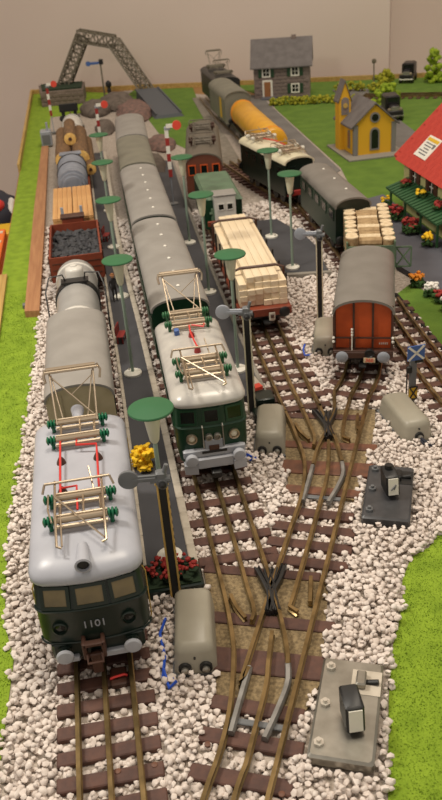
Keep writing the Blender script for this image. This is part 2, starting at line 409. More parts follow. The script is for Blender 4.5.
turnout('lower brown turnout beside the silver lantern plate', plA, barsA,
    [[(5.03, 5.3), (5.02, 3.8), (4.93, 2.06), (4.72, .87), (4.40, -.41), (4.02, -1.5), (3.6, -2.4), (3.1, -3.4), on3(s_of(Aend, 4.25), 4.25)],
     [(5.86, 5.3), (5.84, 4.2), (5.85, 3.2), (5.66, 2.72)],
     [(6.69, 5.3), (6.66, 4.0), (6.6, 2.4), (6.46, 1.1), (6.36, .67)],
     [on3(9.9, 4.25), on3(6.5, 4.25), on3(2.5, 4.25), (5.2, .82)],
     [on3(9.8, 5.06), on3(6.2, 5.06), (7.0, 3.05), (7.2, 2.75)],
     [(6.2, 2.1), (5.83, .96), (5.54, 0), (4.94, -1.37), (4.43, -2.52), (3.93, -3.46), on3(s_of(Aend, 5.06), 5.06)],
     [on3(9.6, 5.87), on3(4, 5.87), on3(-2, 5.87), on3(s_of(Aend, 5.87), 5.87)]],
    [[(5.22, .86), (4.75, -.2), (4.25, -1.35)], [(6.38, .72), (6.2, .0), (5.65, -.95), (5.12, -1.75)]],
    [([(7.3, 5.1), (6.95, 4.4), (6.62, 3.9), (6.6, 2.95)], .1), ([(6.35, 5.2), (6.45, 4.5), (6.5, 3.7), (6.25, 3.0)], .1), ([(6.95, 5.0), (6.6, 4.1), (6.35, 3.0)], .12), ([(6.66, 5.0), (6.63, 4.0), (6.55, 3.0)], .12)],
    [[(5.22, 4.1), (5.3, 3.5), (5.5, 2.9)], [(8.05, 4.3), (7.85, 3.6), (7.7, 3.1)]],
    [((5.05, -1.15), -R(24), 1.6)])
plB = [(9.2, 15.5), (9.06, 12.2), (8.55, 9.65), (10.9, 8.4), (13.3, 13.1), (13.9, 14.85), (12.4, 15.3)]
barsB = [(11.2, 14.95, aA, 4.2, .42, 'sleeper'), (11.0, 12.4, aA, 4.1, .5, 'sleeper_red'), (10.5, 10.75, aA, 3.8, .95, 'sleeper_red'), (9.85, 9.25, -R(24), 3.0, .5, 'sleeper_red'), (9.15, 7.95, -R(25), 3.0, .5, 'sleeper')]
turnout('upper brown turnout beside the black lantern plate', plB, barsB,
    [[(9.82, 15.5), (9.83, 14.3), (9.78, 13.0), (9.68, 11.5), (9.42, 10.4), (8.9, 8.9), on3(9.9, 4.25)],
     [(10.65, 15.5), (10.6, 14.2), (10.52, 12.9), (10.3, 12.3)],
     [(11.48, 15.6), (11.42, 14.9), (11.38, 13.8), (11.33, 12.4), (11.12, 10.8)],
     [on3(20.35, 4.24), (12.0, 15.0), (11.2, 13.4), (10.37, 11.96), (9.9, 10.9)],
     [on3(20.35, 5.06), on3(s_of(14.2, 5.06), 5.06), (11.72, 12.7), (11.9, 12.3)],
     [(11.02, 12.5), (10.68, 11.3), (10.1, 9.66), (9.4, 8.15), on3(9.8, 5.06)],
     [on3(20.35, 5.88), on3(s_of(13, 5.87), 5.87), on3(s_of(9, 5.87), 5.87), on3(9.6, 5.87)]],
    [[(9.88, 10.85), (9.35, 9.65), (8.87, 8.6)], [(11.1, 10.75), (10.9, 9.95), (10.4, 9.1), (9.8, 8.25)]],
    [([(12.05, 15.0), (11.7, 14.3), (11.35, 13.7), (11.3, 12.8)], .1), ([(11.1, 15.2), (11.2, 14.4), (11.25, 13.5), (11.0, 12.8)], .1), ([(11.7, 14.9), (11.35, 14.0), (11.08, 12.85)], .12), ([(11.42, 14.9), (11.36, 14.0), (11.25, 12.9)], .12)],
    [[(10.0, 14.3), (10.05, 13.5), (10.25, 12.8)], [(12.9, 14.3), (12.65, 13.6), (12.5, 13.0)]],
    [((9.7, 8.75), -R(24), 1.6)])

for x, y in [(3.56, -1.47), (5.21, -3.41), (2.05, -1.8), (1.05, -1.78)]:
    MB().lathe((x, y, ZS), [(.09, -.02), (.09, .02), (.05, .035)], 10).build('nail', 'sleeper_red', T1 if x < 2.6 and y < 0 and x > .5 else bpy.data.objects['turnout'])
t = thing('uncoupler', 'small brown uncoupling ramp with red bar between rails before the numbered locomotive', 'uncoupler', (1.28, 1.5, .1))
MB().box((0, 0, .12), (.5, .7, .24), bev=.04).build('ramp', 'brown', t); MB().tube([(-.24, -.12, .26), (-.1, -.14, .33), (.18, -.1, .33), (.26, -.08, .26)], .04).build('red_bar', 'red_wire', t)
# ------------------------------------------------------------------ platforms, lamps, signals
def resamp_edge(pts, step): return resample(pts, step=step)
def platform(label, left, right, strip_sides, m_strip='paver', step=1.05, pmax=200):
    t = thing('platform', label, 'platform')
    L, Rr = resample(left, n=24), resample(right, n=24)
    poly = [tuple(p) for p in L] + [tuple(p) for p in Rr[::-1]]
    m = MB(); n = 24
    m.loft([[(L[i][0], L[i][1], .0), (L[i][0], L[i][1], .4), (Rr[i][0], Rr[i][1], .4), (Rr[i][0], Rr[i][1], .0)] for i in range(n)])
    m.build('platform_slab', 'platform', t, smooth=0)
    for side, wd in strip_sides:
        e = resample(right if side > 0 else left, step=.1); tt = tangents(e); k = int(step / .1); first = None
        for c, i in enumerate(range(k // 2, len(e), k)):
            if c >= pmax: break
            x, y = e[i]; a = math.atan2(tt[i][1], tt[i][0]) - math.pi / 2
            if first is None:
                first = MB().box((0, 0, 0), (wd, step - .06, .46), bev=.03).build('edge_stone', m_strip, t, loc=(x, y, .23), rz=a)
            else: share('edge_stone', first, t, (x, y, .23 + random.uniform(-.012, .012)), a + random.uniform(-.01, .01))
    return poly
pl1 = platform('long dark grey platform with pale edge stones between the two passenger trains', [(2.5, 6.0), (2.6, 20), (2.5, 35), (2.45, 50), (2.5, 74)], [(4.25, 6.0), (4.22, 16), (4.1, 27), (3.95, 35), (3.85, 45), (3.95, 53), (4.2, 74)], [(1, .3), (-1, .16)])
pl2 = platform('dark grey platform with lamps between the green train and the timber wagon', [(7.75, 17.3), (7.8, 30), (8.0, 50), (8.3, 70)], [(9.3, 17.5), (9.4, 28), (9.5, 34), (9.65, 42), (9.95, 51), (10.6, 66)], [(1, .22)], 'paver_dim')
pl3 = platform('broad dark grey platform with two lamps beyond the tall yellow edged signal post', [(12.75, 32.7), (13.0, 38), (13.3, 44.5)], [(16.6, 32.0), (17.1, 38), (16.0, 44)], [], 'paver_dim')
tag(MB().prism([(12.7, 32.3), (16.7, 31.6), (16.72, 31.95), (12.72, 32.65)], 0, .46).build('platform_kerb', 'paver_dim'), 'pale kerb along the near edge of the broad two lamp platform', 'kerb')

def lamp_post(x, y, label, z=.4, tilt=0):
    t = thing('platform_lamp', label, 'lamp', (x, y, z), group='green topped platform lamps')
    if not lamp_post.proto:
        a = MB().lathe((0, 0, 0), [(.46, 0), (.46, .1), (.4, .14), (.14, .16)], 20).build('lamp_base', 'white', None)
        b = MB().lathe((0, 0, 0), [(.085, .1), (.075, 5.0)], 10).build('pole', 'lamp_post', None)
        c = MB().lathe((0, 0, 0), [(.1, 4.85), (.16, 4.95), (.3, 5.95), (.3, 6.08)], 14).build('lamp_shade', 'lamp_shade', None)
        d = MB().lathe((0, 0, 0), [(.74, 6.08), (.76, 6.12), (.74, 6.16), (.3, 6.25), (.04, 6.28)], 28).build('lamp_roof', 'lamp_green', None)
        e = MB().lathe((0, 0, 0), [(.06, .1), (.06, .16), (.02, .18)], 8); e.v = [(p[0] + .3, p[1] - .12, p[2] + .04) for p in e.v]
        e = e.build('screw', 'steel', None)
        lamp_post.proto = [a, b, c, d, e]
        for o in lamp_post.proto: o.parent = t
    else:
        for o in lamp_post.proto:
            c = o.copy(); col.objects.link(c); c.parent = t
    t.rotation_euler.z = random.uniform(0, 6)
    return t
lamp_post.proto = None
lamp_post(3.45, 6.55, 'large green topped lamp nearest the camera beside the numbered locomotive')
lamp_post(3.25, 21.4, 'green topped lamp beside the rear of the first carriage roof, second from the camera')
lamp_post(3.35, 32.2, 'green topped lamp on the long platform level with the coal wagon')
lamp_post(3.43, 42.0, 'green topped lamp on the long platform level with the plank wagon')
lamp_post(3.56, 51.6, 'farthest green topped lamp on the long platform level with the logs')
lamp_post(8.5, 20.2, 'green topped lamp right of the raised pantograph, in front of the timber wagon')
lamp_post(8.7, 31.0, 'green topped lamp beside the small white cabin and timber wagon')
lamp_post(8.83, 40.9, 'green topped lamp in front of the brown locomotive')
lamp_post(14.67, 40.0, 'green topped lamp before the cream roofed green locomotive, farther one of that platform')
lamp_post(14.58, 33.35, 'green topped lamp nearer the tall post with yellow edges on the broad platform')

def motor_box(parent, L=2.95, W=1.34, H=1.05, sockets=2, name='motor_box'):
    # tapering painted cover, front end at y=0 running back to +L
    def ring(z, i, j):
        a, y0, y1 = W / 2 - i, j, L - j; q = .16
        return [(-a + q, y0, z), (a - q, y0, z), (a, y0 + q, z), (a, y1 - q, z), (a - q, y1, z), (-a + q, y1, z), (-a, y1 - q, z), (-a, y0 + q, z)]
    m = MB().loft([ring(.0, 0, 0), ring(.12, .01, .01), ring(H * .72, .07, .1), ring(H * .9, .11, .17), ring(H, .22, .3)])
    o = m.build(name, 'box_grey', parent, smooth=50)
    MB().box((0, L / 2, -.02), (W + .1, L + .1, .08)).build('box_base', 'signal_grey', o)
    for x in ((-.32, .32) if sockets == 2 else (.0,)):
        s = MB().cyl((x, -.04, .27), (x, .12, .27), .2, n=14).build('socket', 'black', o)
        MB().lathe((x, 0, .27), [(.1, .05), (.12, -.12), (.06, -.16)], 10, 'y').build('socket_pin', 'steel', s)
    MB().cyl((0, .02, .62), (0, .09, .62), .035, n=8).build('cover_screw', 'black', o)
    return o
def home_signal(label, loc, rz, post, H, arm_m='signal_light', arm_dir=-1, edge='brass'):
    t = thing('signal', label, 'signal', loc, rz)
    motor_box(t)
    px, py = post
    p = MB().box((px, py, H / 2), (.24, .1, H)).build('post', 'black', t)
    for s in (-1, 1): MB().box((px + s * .15, py - .02, H / 2 + .05), (.06, .16, H)).build('post_edge', edge, p)
    lt = MB()
    for k in range(int(H / .3)): lt.box((px + .15, py - .07, .35 + k * .3), (.08, .05, .1))
    tag(lt.build('post_notches', 'black', p), kind='stuff')
    MB().tube([(px - .19, py - .12, H - .05), (px - .16, py - .12, H + .12), (px + .16, py - .12, H + .12), (px + .19, py - .12, H - .05)], .04).build('post_cap', edge, p)
    hd = MB().box((px + .02, py - .15, H + .25), (.34, .3, .5), bev=.05)
    hd.cyl((px + .05, py - .35, H + .1), (px + .05, py + .1, H + .1), .17, n=12); hd.cyl((px - .32, py - .2, H + .22), (px + .3, py - .2, H + .22), .12, n=10)
    hd.cyl((px + .12, py - .2, H + .45), (px + .22, py - .2, H + .75), .07, n=8)
    hd.build('signal_head', 'signal_grey', t)
    MB().lathe((px + .05, py - .3, H + .1), [(.12, 0), (.12, -.1), (.05, -.16)], 10, 'y').build('signal_lamp', 'black', t)
    az = H + .33
    a = MB().box((px + arm_dir * .5, py - .25, az), (.8, .1, .26), bev=.03)
    a.box((px + arm_dir * .5, py - .32, az), (.7, .05, .08))
    a.lathe((px + arm_dir * .98, py - .25, az), [(.26, .07), (.32, .05), (.32, -.05), (.26, -.07)], 20, 'y')
    a.build('signal_arm', arm_m, t)
    return t
s1 = home_signal('nearest signal with grey arm, brass edged post and grey motor box by the flower bed', (3.62, 1.2, .1), R(-7), (-.6, 3.35), 4.9, 'signal_grey')
tag(MB().tube([(2.9, 1.0, .3), (2.6, 1.2, .22), (2.75, 2.0, .25), (2.7, 2.9, .35), (2.95, 3.6, .3)], .05).tube([(3.0, .85, .35), (2.75, .75, .22), (2.65, 1.5, .28)], .05).build('signal_cable', 'blue_wire'), 'bright blue wires curling beside the nearest grey motor box', 'cable')
s2 = home_signal('grey armed signal between the green locomotive and the brass rails', (8.42, 12.45, .1), R(-14), (-.9, 3.4), 5.05, 'signal_light', edge='cream')
tag(MB().tube([(7.6, 12.3, .3), (7.35, 12.9, .22), (7.5, 13.8, .3)], .05).tube([(7.75, 12.1, .35), (7.5, 12.2, .2), (7.3, 12.8, .26)], .05).build('signal_cable', 'blue_wire'), 'dark blue wires by the motor box beside the green locomotive', 'cable')
t = thing('point_lever', 'small dark green block with red lever behind the grey box beside the green locomotive', 'switch', (8.95, 15.5, .1))
MB().box((0, 0, .25), (1.2, .7, .5), bev=.04).build('lever_base', 'loco_green', t); MB().box((.1, 1.0, .4), (.9, .9, .7), bev=.05).build('lever_housing', 'loco_green', t)
MB().box((-.1, 1.7, .8), (.5, .4, .16), .3).build('lever', 'signal_red', t)
MB().prism([(-.15, 2.0), (.28, 1.7), (.0, 3.6), (-.22, 3.7)], .3, .7).build('lever_plate', 'paver', t)
s3 = home_signal('signal with grey arm and pale edged post left of the orange ended van', (13.25, 20.9, .1), R(-17), (-.35, 3.9), 5.1, 'signal_light', edge='cream')
tag(MB().tube([(12.6, 20.9, .3), (12.2, 21.1, .22), (12.3, 21.8, .25), (12.5, 22.2, .3)], .05).build('signal_cable', 'blue_wire'), 'blue wire beside the grey motor box left of the orange van', 'cable')
# dwarf shunting signal
t = thing('shunting_signal', 'low signal with blue and white crossed plate and single socket grey box', 'signal', (14.82, 11.75, .1), R(3))
motor_box(t, 3.1, 1.3, .95, 1)
px, py = 1.1, 3.3
MB().box((px, py, 1.1), (.3, .16, 2.2)).build('post', 'signal_grey', t)
MB().box((px - .28, py, .9), (.05, .05, 1.6)).build('pull_rod', 'black', t)
MB().box((px - .2, py - .05, 1.75), (.24, .2, .35), bev=.04).build('lamp_housing', 'black', t)
MB().box((px + .25, py - .02, 2.2), (.4, .24, .35), bev=.05).build('lamp_housing', 'black', t)
pz = 2.6
pl = MB().box((px + .05, py - .16, pz), (.82, .06, .72)).build('signal_plate', 'signal_blue', t)
cr = MB()
for s in (1, -1):
    dx, dz = .41, .36; q = .09
    vs = [(px + .05 - dx, py - .205, pz - s * dz + s * q * .6), (px + .05 - dx + q, py - .205, pz - s * dz), (px + .05 + dx, py - .205, pz + s * dz - s * q * .6), (px + .05 + dx - q, py - .205, pz + s * dz)]
    vs += [(a, b + .02, c) for a, b, c in vs]
    cr.add(vs, [(0, 1, 2, 3), (7, 6, 5, 4), (0, 4, 5, 1), (1, 5, 6, 2), (2, 6, 7, 3), (3, 7, 4, 0)])
cr.build('white_cross', 'white', pl)
yb = MB().box((px, py - .12, .55), (.4, .05, .62)).build('warning_board', 'signal_yellow', t)
cr = MB()
for s in (1, -1): cr.tube([(px - .18, py - .155, .55 - s * .28), (px + .18, py - .155, .55 + s * .28)], .04, 4)
cr.box((px, py - .15, .86), (.42, .03, .06)); cr.box((px, py - .15, .24), (.42, .03, .06)); cr.build('black_cross', 'black', yb)
tag(MB().tube([(14.8, 11.7, .4), (14.95, 11.45, .3), (15.05, 11.2, .2), (15.3, 11.3, .22)], .06).tube([(14.8, 11.7, .35), (14.85, 11.4, .22), (15.2, 11.15, .2)], .05).build('signal_cable', 'bag'), 'dark wires plugged into the box of the blue and white signal', 'cable')
# signal cut by right edge
t = thing('signal_post', 'yellow striped signal post with pale disc cut off by right edge', 'signal', (17.05, 14.3, .1))
MB().box((0, 0, 1.9), (.22, .2, 3.8)).build('post', 'black', t)
for z in (.9, 1.5, 2.1): MB().box((-.02, -.12, z), (.2, .05, .3)).build('yellow_band', 'signal_yellow', t)
MB().lathe((.1, -.2, 3.6), [(.36, .05), (.4, 0), (.36, -.06)], 20, 'y').build('signal_disc', 'white', t)
# distant red and white arm signals
def arm_signal(label, loc, H, L=1.0):
    t = thing('arm_signal', label, 'signal', loc, group='red and white arm signals')
    MB().lathe((0, 0, 0), [(.4, 0), (.4, .1), (.1, .14)], 14).build('signal_base', 'signal_grey', t)
    MB().box((0, .1, H / 2), (.1, .08, H)).build('post', 'signal_light', t)
    k = 0; z = H * .38
    while z < H - .3:
        MB().box((0, -.02, z + .3), (.3, .1, .62)).build('post_band', 'white' if k % 2 else 'fl_red', t); z += .62; k += 1
    MB().box((-.0 + L * .35, -.12, H + .3), (L * .7, .08, .3)).build('arm', 'white', t)
    MB().lathe((L * .85, -.12, H + .3), [(.36, .06), (.36, -.06)], 18, 'y').build('arm_disc', 'signal_red', t)
    MB().box((.1, .05, H + .1), (.5, .3, .3), bev=.05).build('signal_head', 'signal_light', t)
    return t
arm_signal('red and white banded arm signal left of the log wagon, near the stone abutment', (-1.2, 88.5, .2), 5.2)
arm_signal('red and white banded arm signal between the log wagon and the green train', (3.95, 72, .3), 4.9)
arm_signal('red and white banded arm signal beside the brown locomotive', (8.9, 51.3, .4), 6.0)
t = thing('relay_cabinet', 'small grey cabinet at far end of the long wooden strip', 'cabinet', (-1.9, 82, .1)); t.scale = (.8, .8, .8)
MB().box((0, 0, 1.1), (1.5, 2.2, 2.0), bev=.1).build('housing', 'signal_light', t); MB().box((.3, -.2, 2.6), (.3, .3, 1.2), bev=.03).build('vent', 'signal_light', t); MB().box((0, -1.12, 1.0), (1.1, .06, 1.3)).build('door', 'signal_grey', t)

# lantern plates with point motors
def lantern_plate(label, loc, rz, m, big, wide):
    t = thing('point_motor', label, 'point motor', loc, rz)
    W, L = 1.78, 3.55
    p = MB().box((0, 0, .2), (W, L, .4), bev=.07).build('cover_plate', m, t)
    for y in (-1.35, 0, 1.35):
        n = MB().cyl((-.62, y, .4), (-.62, y, .5), .15, n=6).build('nut', 'bright_metal' if big else 'signal_grey', t); MB().cyl((-.62, y, .48), (-.62, y, .6), .07, n=8).build('bolt', 'bright_metal' if big else 'signal_grey', n)
    sl = MB().box((.45, .95, .405), (.85, .9, .02)).build('slot', 'paver' if big else 'black', t)
    MB().cyl((.45, .95, .42), (.8, .95, .5), .08, n=8).build('drive_lever', 'black', t)
    MB().box((.3, .95, .52), (.28, .55, .22), bev=.04).build('coil', 'steel' if big else 'black', t)
    x, y = (.18, -.5) if big else (.05, -.1)
    MB().cyl((x, y + .1, .35), (x, y + .1, .6), .2, n=16).build('lantern_base', 'steel' if big else 'black', t)
    q = MB().box((0, 0, 0), (.52, .85, .84), bev=.05); q.v = [(p[0], p[1] + .18 * (p[2]), p[2]) for p in q.v]
    ln = q.build('lantern', 'black', t, loc=(x, y, .96), rz=-rz + R(-3))
    f = MB().box((0, -.435, 0), (.38, .04, .66)); f.v = [(p[0], p[1] + .18 * p[2], p[2]) for p in f.v]
    f.build('lantern_glass', 'white', ln)
    if not big:
        f = MB().tube([(-.1, -.48, -.12), (.1, -.44, .08)], .035, 4); f.tube([(.02, -.48, -.1), (.1, -.44, .08)], .03, 4); f.build('lantern_mark', 'signal_grey', ln)
        MB().cyl((0, .2, .38), (0, .22, .58), .16, n=10).build('lantern_cap', 'black', ln)
    return t
lantern_plate('silver metal plate with three nuts and black lantern at lower right', (7.6, -1.35, .1), -R(23.2), 'steel', True, 1)
lantern_plate('black plate with small white faced lantern beside the upper turnout', (12.18, 8.18, .1), -R(23.2), 'black_plate', False, 1)

# flowers and small platform things
def flower(name, label, loc, r, blossom, n=26, h=.6, leaf='leaf', br=.1, group=None):
    t = thing(name, label, 'flowers', loc, group=group)
    m = MB()
    for _ in range(int(n * 1.2)):
        a = random.uniform(0, 6.28); q = r[0] * random.random() ** .5; s = random.uniform(.1, .2)
        m.blob((q * math.cos(a), r[1] / r[0] * q * math.sin(a), h * random.uniform(.15, .75)), (s, s, s * .8), 1, .4)
    m.build('leaves', leaf, t, smooth=0)
    m = MB()
    for _ in range(n):
        a = random.uniform(0, 6.28); q = r[0] * random.random() ** .5; s = br * random.uniform(.8, 1.3)
        m.blob((q * math.cos(a), r[1] / r[0] * q * math.sin(a), h * random.uniform(.7, 1.15)), (s, s, s * .8), 1, .3)
    m.build('blossoms', blossom, t, smooth=0); return t
flower('yellow_flowers', 'bright yellow flowers on the long platform beside the numbered locomotive', (3.05, 12.6, .4), (.42, .5), 'fl_yellow', 34, .8, 'fl_yellow', .13)
flower('red_flowers', 'red flower bed in dark leaves at near end of the long platform', (3.45, 5.5, .35), (.95, .5), 'fl_red', 60, .55, 'dark_leaf', .08)
t = thing('planter', 'dark green trough under the red flowers at near platform end', 'planter', (3.45, 5.3, .02))
MB().box((0, 0, .2), (2.0, .9, .4), bev=.05).build('trough', 'loco_green', t); MB().box((0, 0, .42), (1.8, .75, .06)).build('soil', 'dark_leaf', t)
def bench(label, loc, rz=0):
    t = thing('bench', label, 'bench', loc, rz)
    MB().box((0, 0, .42), (.9, .4, .08), bev=.02).build('seat', 'bench_red', t); MB().box((0, .2, .75), (.9, .07, .5), bev=.02).build('backrest', 'bench_red', t)
    for x in (-.38, .38):
        for y in (-.14, .14): MB().box((x, y, .2), (.07, .07, .4)).build('leg', 'bench_red', t)
bench('dark red bench on the long platform between the two nearer lamps', (2.95, 25.6, .4), R(75))
bench('dark red bench on the long platform level with the coal wagon rear', (3.0, 43.9, .4), R(75))
# small figure (one skinned body)
def figure(label, loc, rz, s=1.0):
    t = thing('person', label, 'person', loc, rz)
    pts = {'hip': (0, 0, .95), 'waist': (0, 0, 1.15), 'chest': (0, .01, 1.42), 'neck': (0, .01, 1.58), 'head': (0, -.02, 1.7), 'top': (0, 0, 1.84),
           'hl': (-.1, 0, .9), 'kl': (-.11, -.03, .5), 'al': (-.11, .02, .07), 'tl': (-.12, -.14, .04), 'hr': (.1, 0, .9), 'kr': (.11, -.02, .5), 'ar': (.12, .02, .07), 'tr': (.13, -.14, .04),
           'sl': (-.2, .01, 1.47), 'el': (-.26, .02, 1.18), 'wl': (-.24, -.1, .95), 'ml': (-.23, -.14, .86), 'sr': (.2, .01, 1.47), 'er': (.27, .02, 1.18), 'wr': (.24, -.1, .95), 'mr': (.23, -.14, .86)}
    rad = {'hip': .15, 'waist': .13, 'chest': .17, 'neck': .06, 'head': .105, 'top': .08, 'hl': .09, 'kl': .065, 'al': .05, 'tl': .04, 'hr': .09, 'kr': .065, 'ar': .05, 'tr': .04, 'sl': .07, 'el': .05, 'wl': .04, 'ml': .045, 'sr': .07, 'er': .05, 'wr': .04, 'mr': .045}
    ed = ['hip waist', 'waist chest', 'chest neck', 'neck head', 'head top', 'hip hl', 'hl kl', 'kl al', 'al tl', 'hip hr', 'hr kr', 'kr ar', 'ar tr', 'chest sl', 'sl el', 'el wl', 'wl ml', 'chest sr', 'sr er', 'er wr', 'wr mr']
    k = list(pts); me = bpy.data.meshes.new('body'); me.from_pydata([pts[a] for a in k], [tuple(k.index(x) for x in e.split()) for e in ed], [])
    me.materials.append(M['figure_cloth']); o = bpy.data.objects.new('body', me); col.objects.link(o); o.parent = t; o.scale = (s, s, s); o.modifiers.new('skin', 'SKIN')
    for i, a in enumerate(k): me.skin_vertices[0].data[i].radius = (rad[a], rad[a]); me.skin_vertices[0].data[i].use_root = (i == 0)
    sb = o.modifiers.new('smooth', 'SUBSURF'); sb.levels = 1; sb.render_levels = 1
    hd = MB().blob((0, -.02, 1.73), (.115, .125, .15), 2, 0); hd.blob((0, -.145, 1.72), (.025, .03, .03), 1, 0); hd.build('face', 'skin', t).scale = (s, s, s)
    h = MB().lathe((0, 0, 1.78), [(.16, 0), (.16, .02), (.12, .04), (.1, .12), (.03, .14)], 14).build('hat', 'door_brown', t); h.scale = (s, s, s)
figure('small person in dark clothes and brown hat standing on the long platform', (2.95, 31.6, .4), R(20), .95)

# ------------------------------------------------------------------ rolling stock (front end at y=0, rail top at z=0)
def arch_roof(W, L, zs, zt, n=14, over=0., thick=.09, y0=0, nose=0.):
    m = MB()
    def sec(y, k=1.0, dz=0):
        o = []; 
        for j in range(n + 1):
            a = math.pi * j / n; x = -math.cos(a) * W / 2 * k; z = zs + (zt - zs) * (max(0, math.sin(a)) ** .85) * k
            o.append((x, y, z - dz))
        for j in range(n, -1, -1):
            a = math.pi * j / n; x = -math.cos(a) * (W / 2 - thick) * k; z = zs + (zt - zs - thick) * (max(0, math.sin(a)) ** .85) * k - .02
            o.append((x, y, z - dz))
        return o
    m.loft([sec(y0), sec(y0 + L)]); return m
def end_wall(W, zb, zs, zt, y, d=.08, n=14):
    ring = [(-W / 2, y, zb)] + [(-math.cos(math.pi * j / n) * W / 2, y, zs + (zt - zs) * max(0, math.sin(math.pi * j / n)) ** .85) for j in range(n + 1)] + [(W / 2, y, zb)]
    return MB().loft([[(a, b + d, c) for a, b, c in ring][::-1], ring[::-1]])
def running_gear(t, L, W=2.6, wheels=None, buffers=True, bm='black', bz=1.18, fl=True, spacing=.98):
    MB().box((0, L / 2, .82), (W * .8, L - .3, .3)).build('underframe', 'black', t)
    ys = wheels or [L * .2, L * .8]; first = None
    for y in ys:
        for x in (-.82, .82):
            if first is None:
                first = MB().cyl((-.07, 0, 0), (.07, 0, 0), .5, n=16).cyl((-.12, 0, 0), (.12, 0, 0), .12, n=8).build('wheel', 'black', t, loc=(x, y, .5))
            else: share('wheel', first, t, (x, y, .5))
    if buffers:
        b0 = None
        for yy, r_ in ((0, 0), (L, math.pi)):
            for x in (-spacing, spacing):
                if b0 is None:
                    b0 = MB().lathe((0, 0, 0), [(.13, .1), (.13, -.2), (.09, -.22), (.09, -.38), (.28, -.4), (.3, -.43), (.26, -.47), (.1, -.5)], 18, 'y').build('buffer', bm, t, loc=(x, yy, bz), rz=r_)
                else: share('buffer', b0, t, (x, yy, bz), r_)
        for yy, s in ((0, -1), (L, 1)):
            c = MB().box((0, yy + s * .1, .55), (.3, .6, .16), bev=.03); c.tube([(-.14, yy + s * .3, .6), (-.14, yy + s * .62, .7), (.14, yy + s * .62, .7), (.14, yy + s * .3, .6)], .05)
            c.build('coupler', 'black', t)
def window(t, name, c, size, rz=0, tilt=0, frame='loco_green', pane='pane', d=.05):
    # frame ring with the pane set back inside it; c on the wall surface, local -y faces out
    w_, h_ = size; fw = min(w_, h_) * .14
    m = MB()
    for x in (-1, 1): m.box((x * (w_ / 2 - fw / 2), -d / 2 + .01, 0), (fw, d, h_))
    for z in (-1, 1): m.box((0, -d / 2 + .01, z * (h_ / 2 - fw / 2)), (w_ - 2 * fw, d, fw))
    o = m.build(name, frame, t, loc=c, rz=rz); o.rotation_euler.x = tilt
    MB().box((0, 0, 0), (w_ - 2 * fw, .03, h_ - 2 * fw)).build('pane', pane, o)
    return o
def plan(W, L, nose, fl, sh, n=4):
    # outline with a gently curved front and round corners (radius sh); same at the rear
    h = W / 2; xs = [(h - sh) * k / 4 for k in range(5)]; f = [(x, nose * (x / h) ** 2.2) for x in xs]; x0, y0 = f[-1]
    f += [(x0 + sh * math.sin(a), y0 + sh * (1 - math.cos(a))) for a in [math.pi / 2 * k / n for k in range(1, n + 1)]]
    right = f; left = [(-x, y) for x, y in reversed(f[1:])]
    return left + right + [(x, L - y) for x, y in reversed(right)] + [(x, L - y) for x, y in reversed(left)]
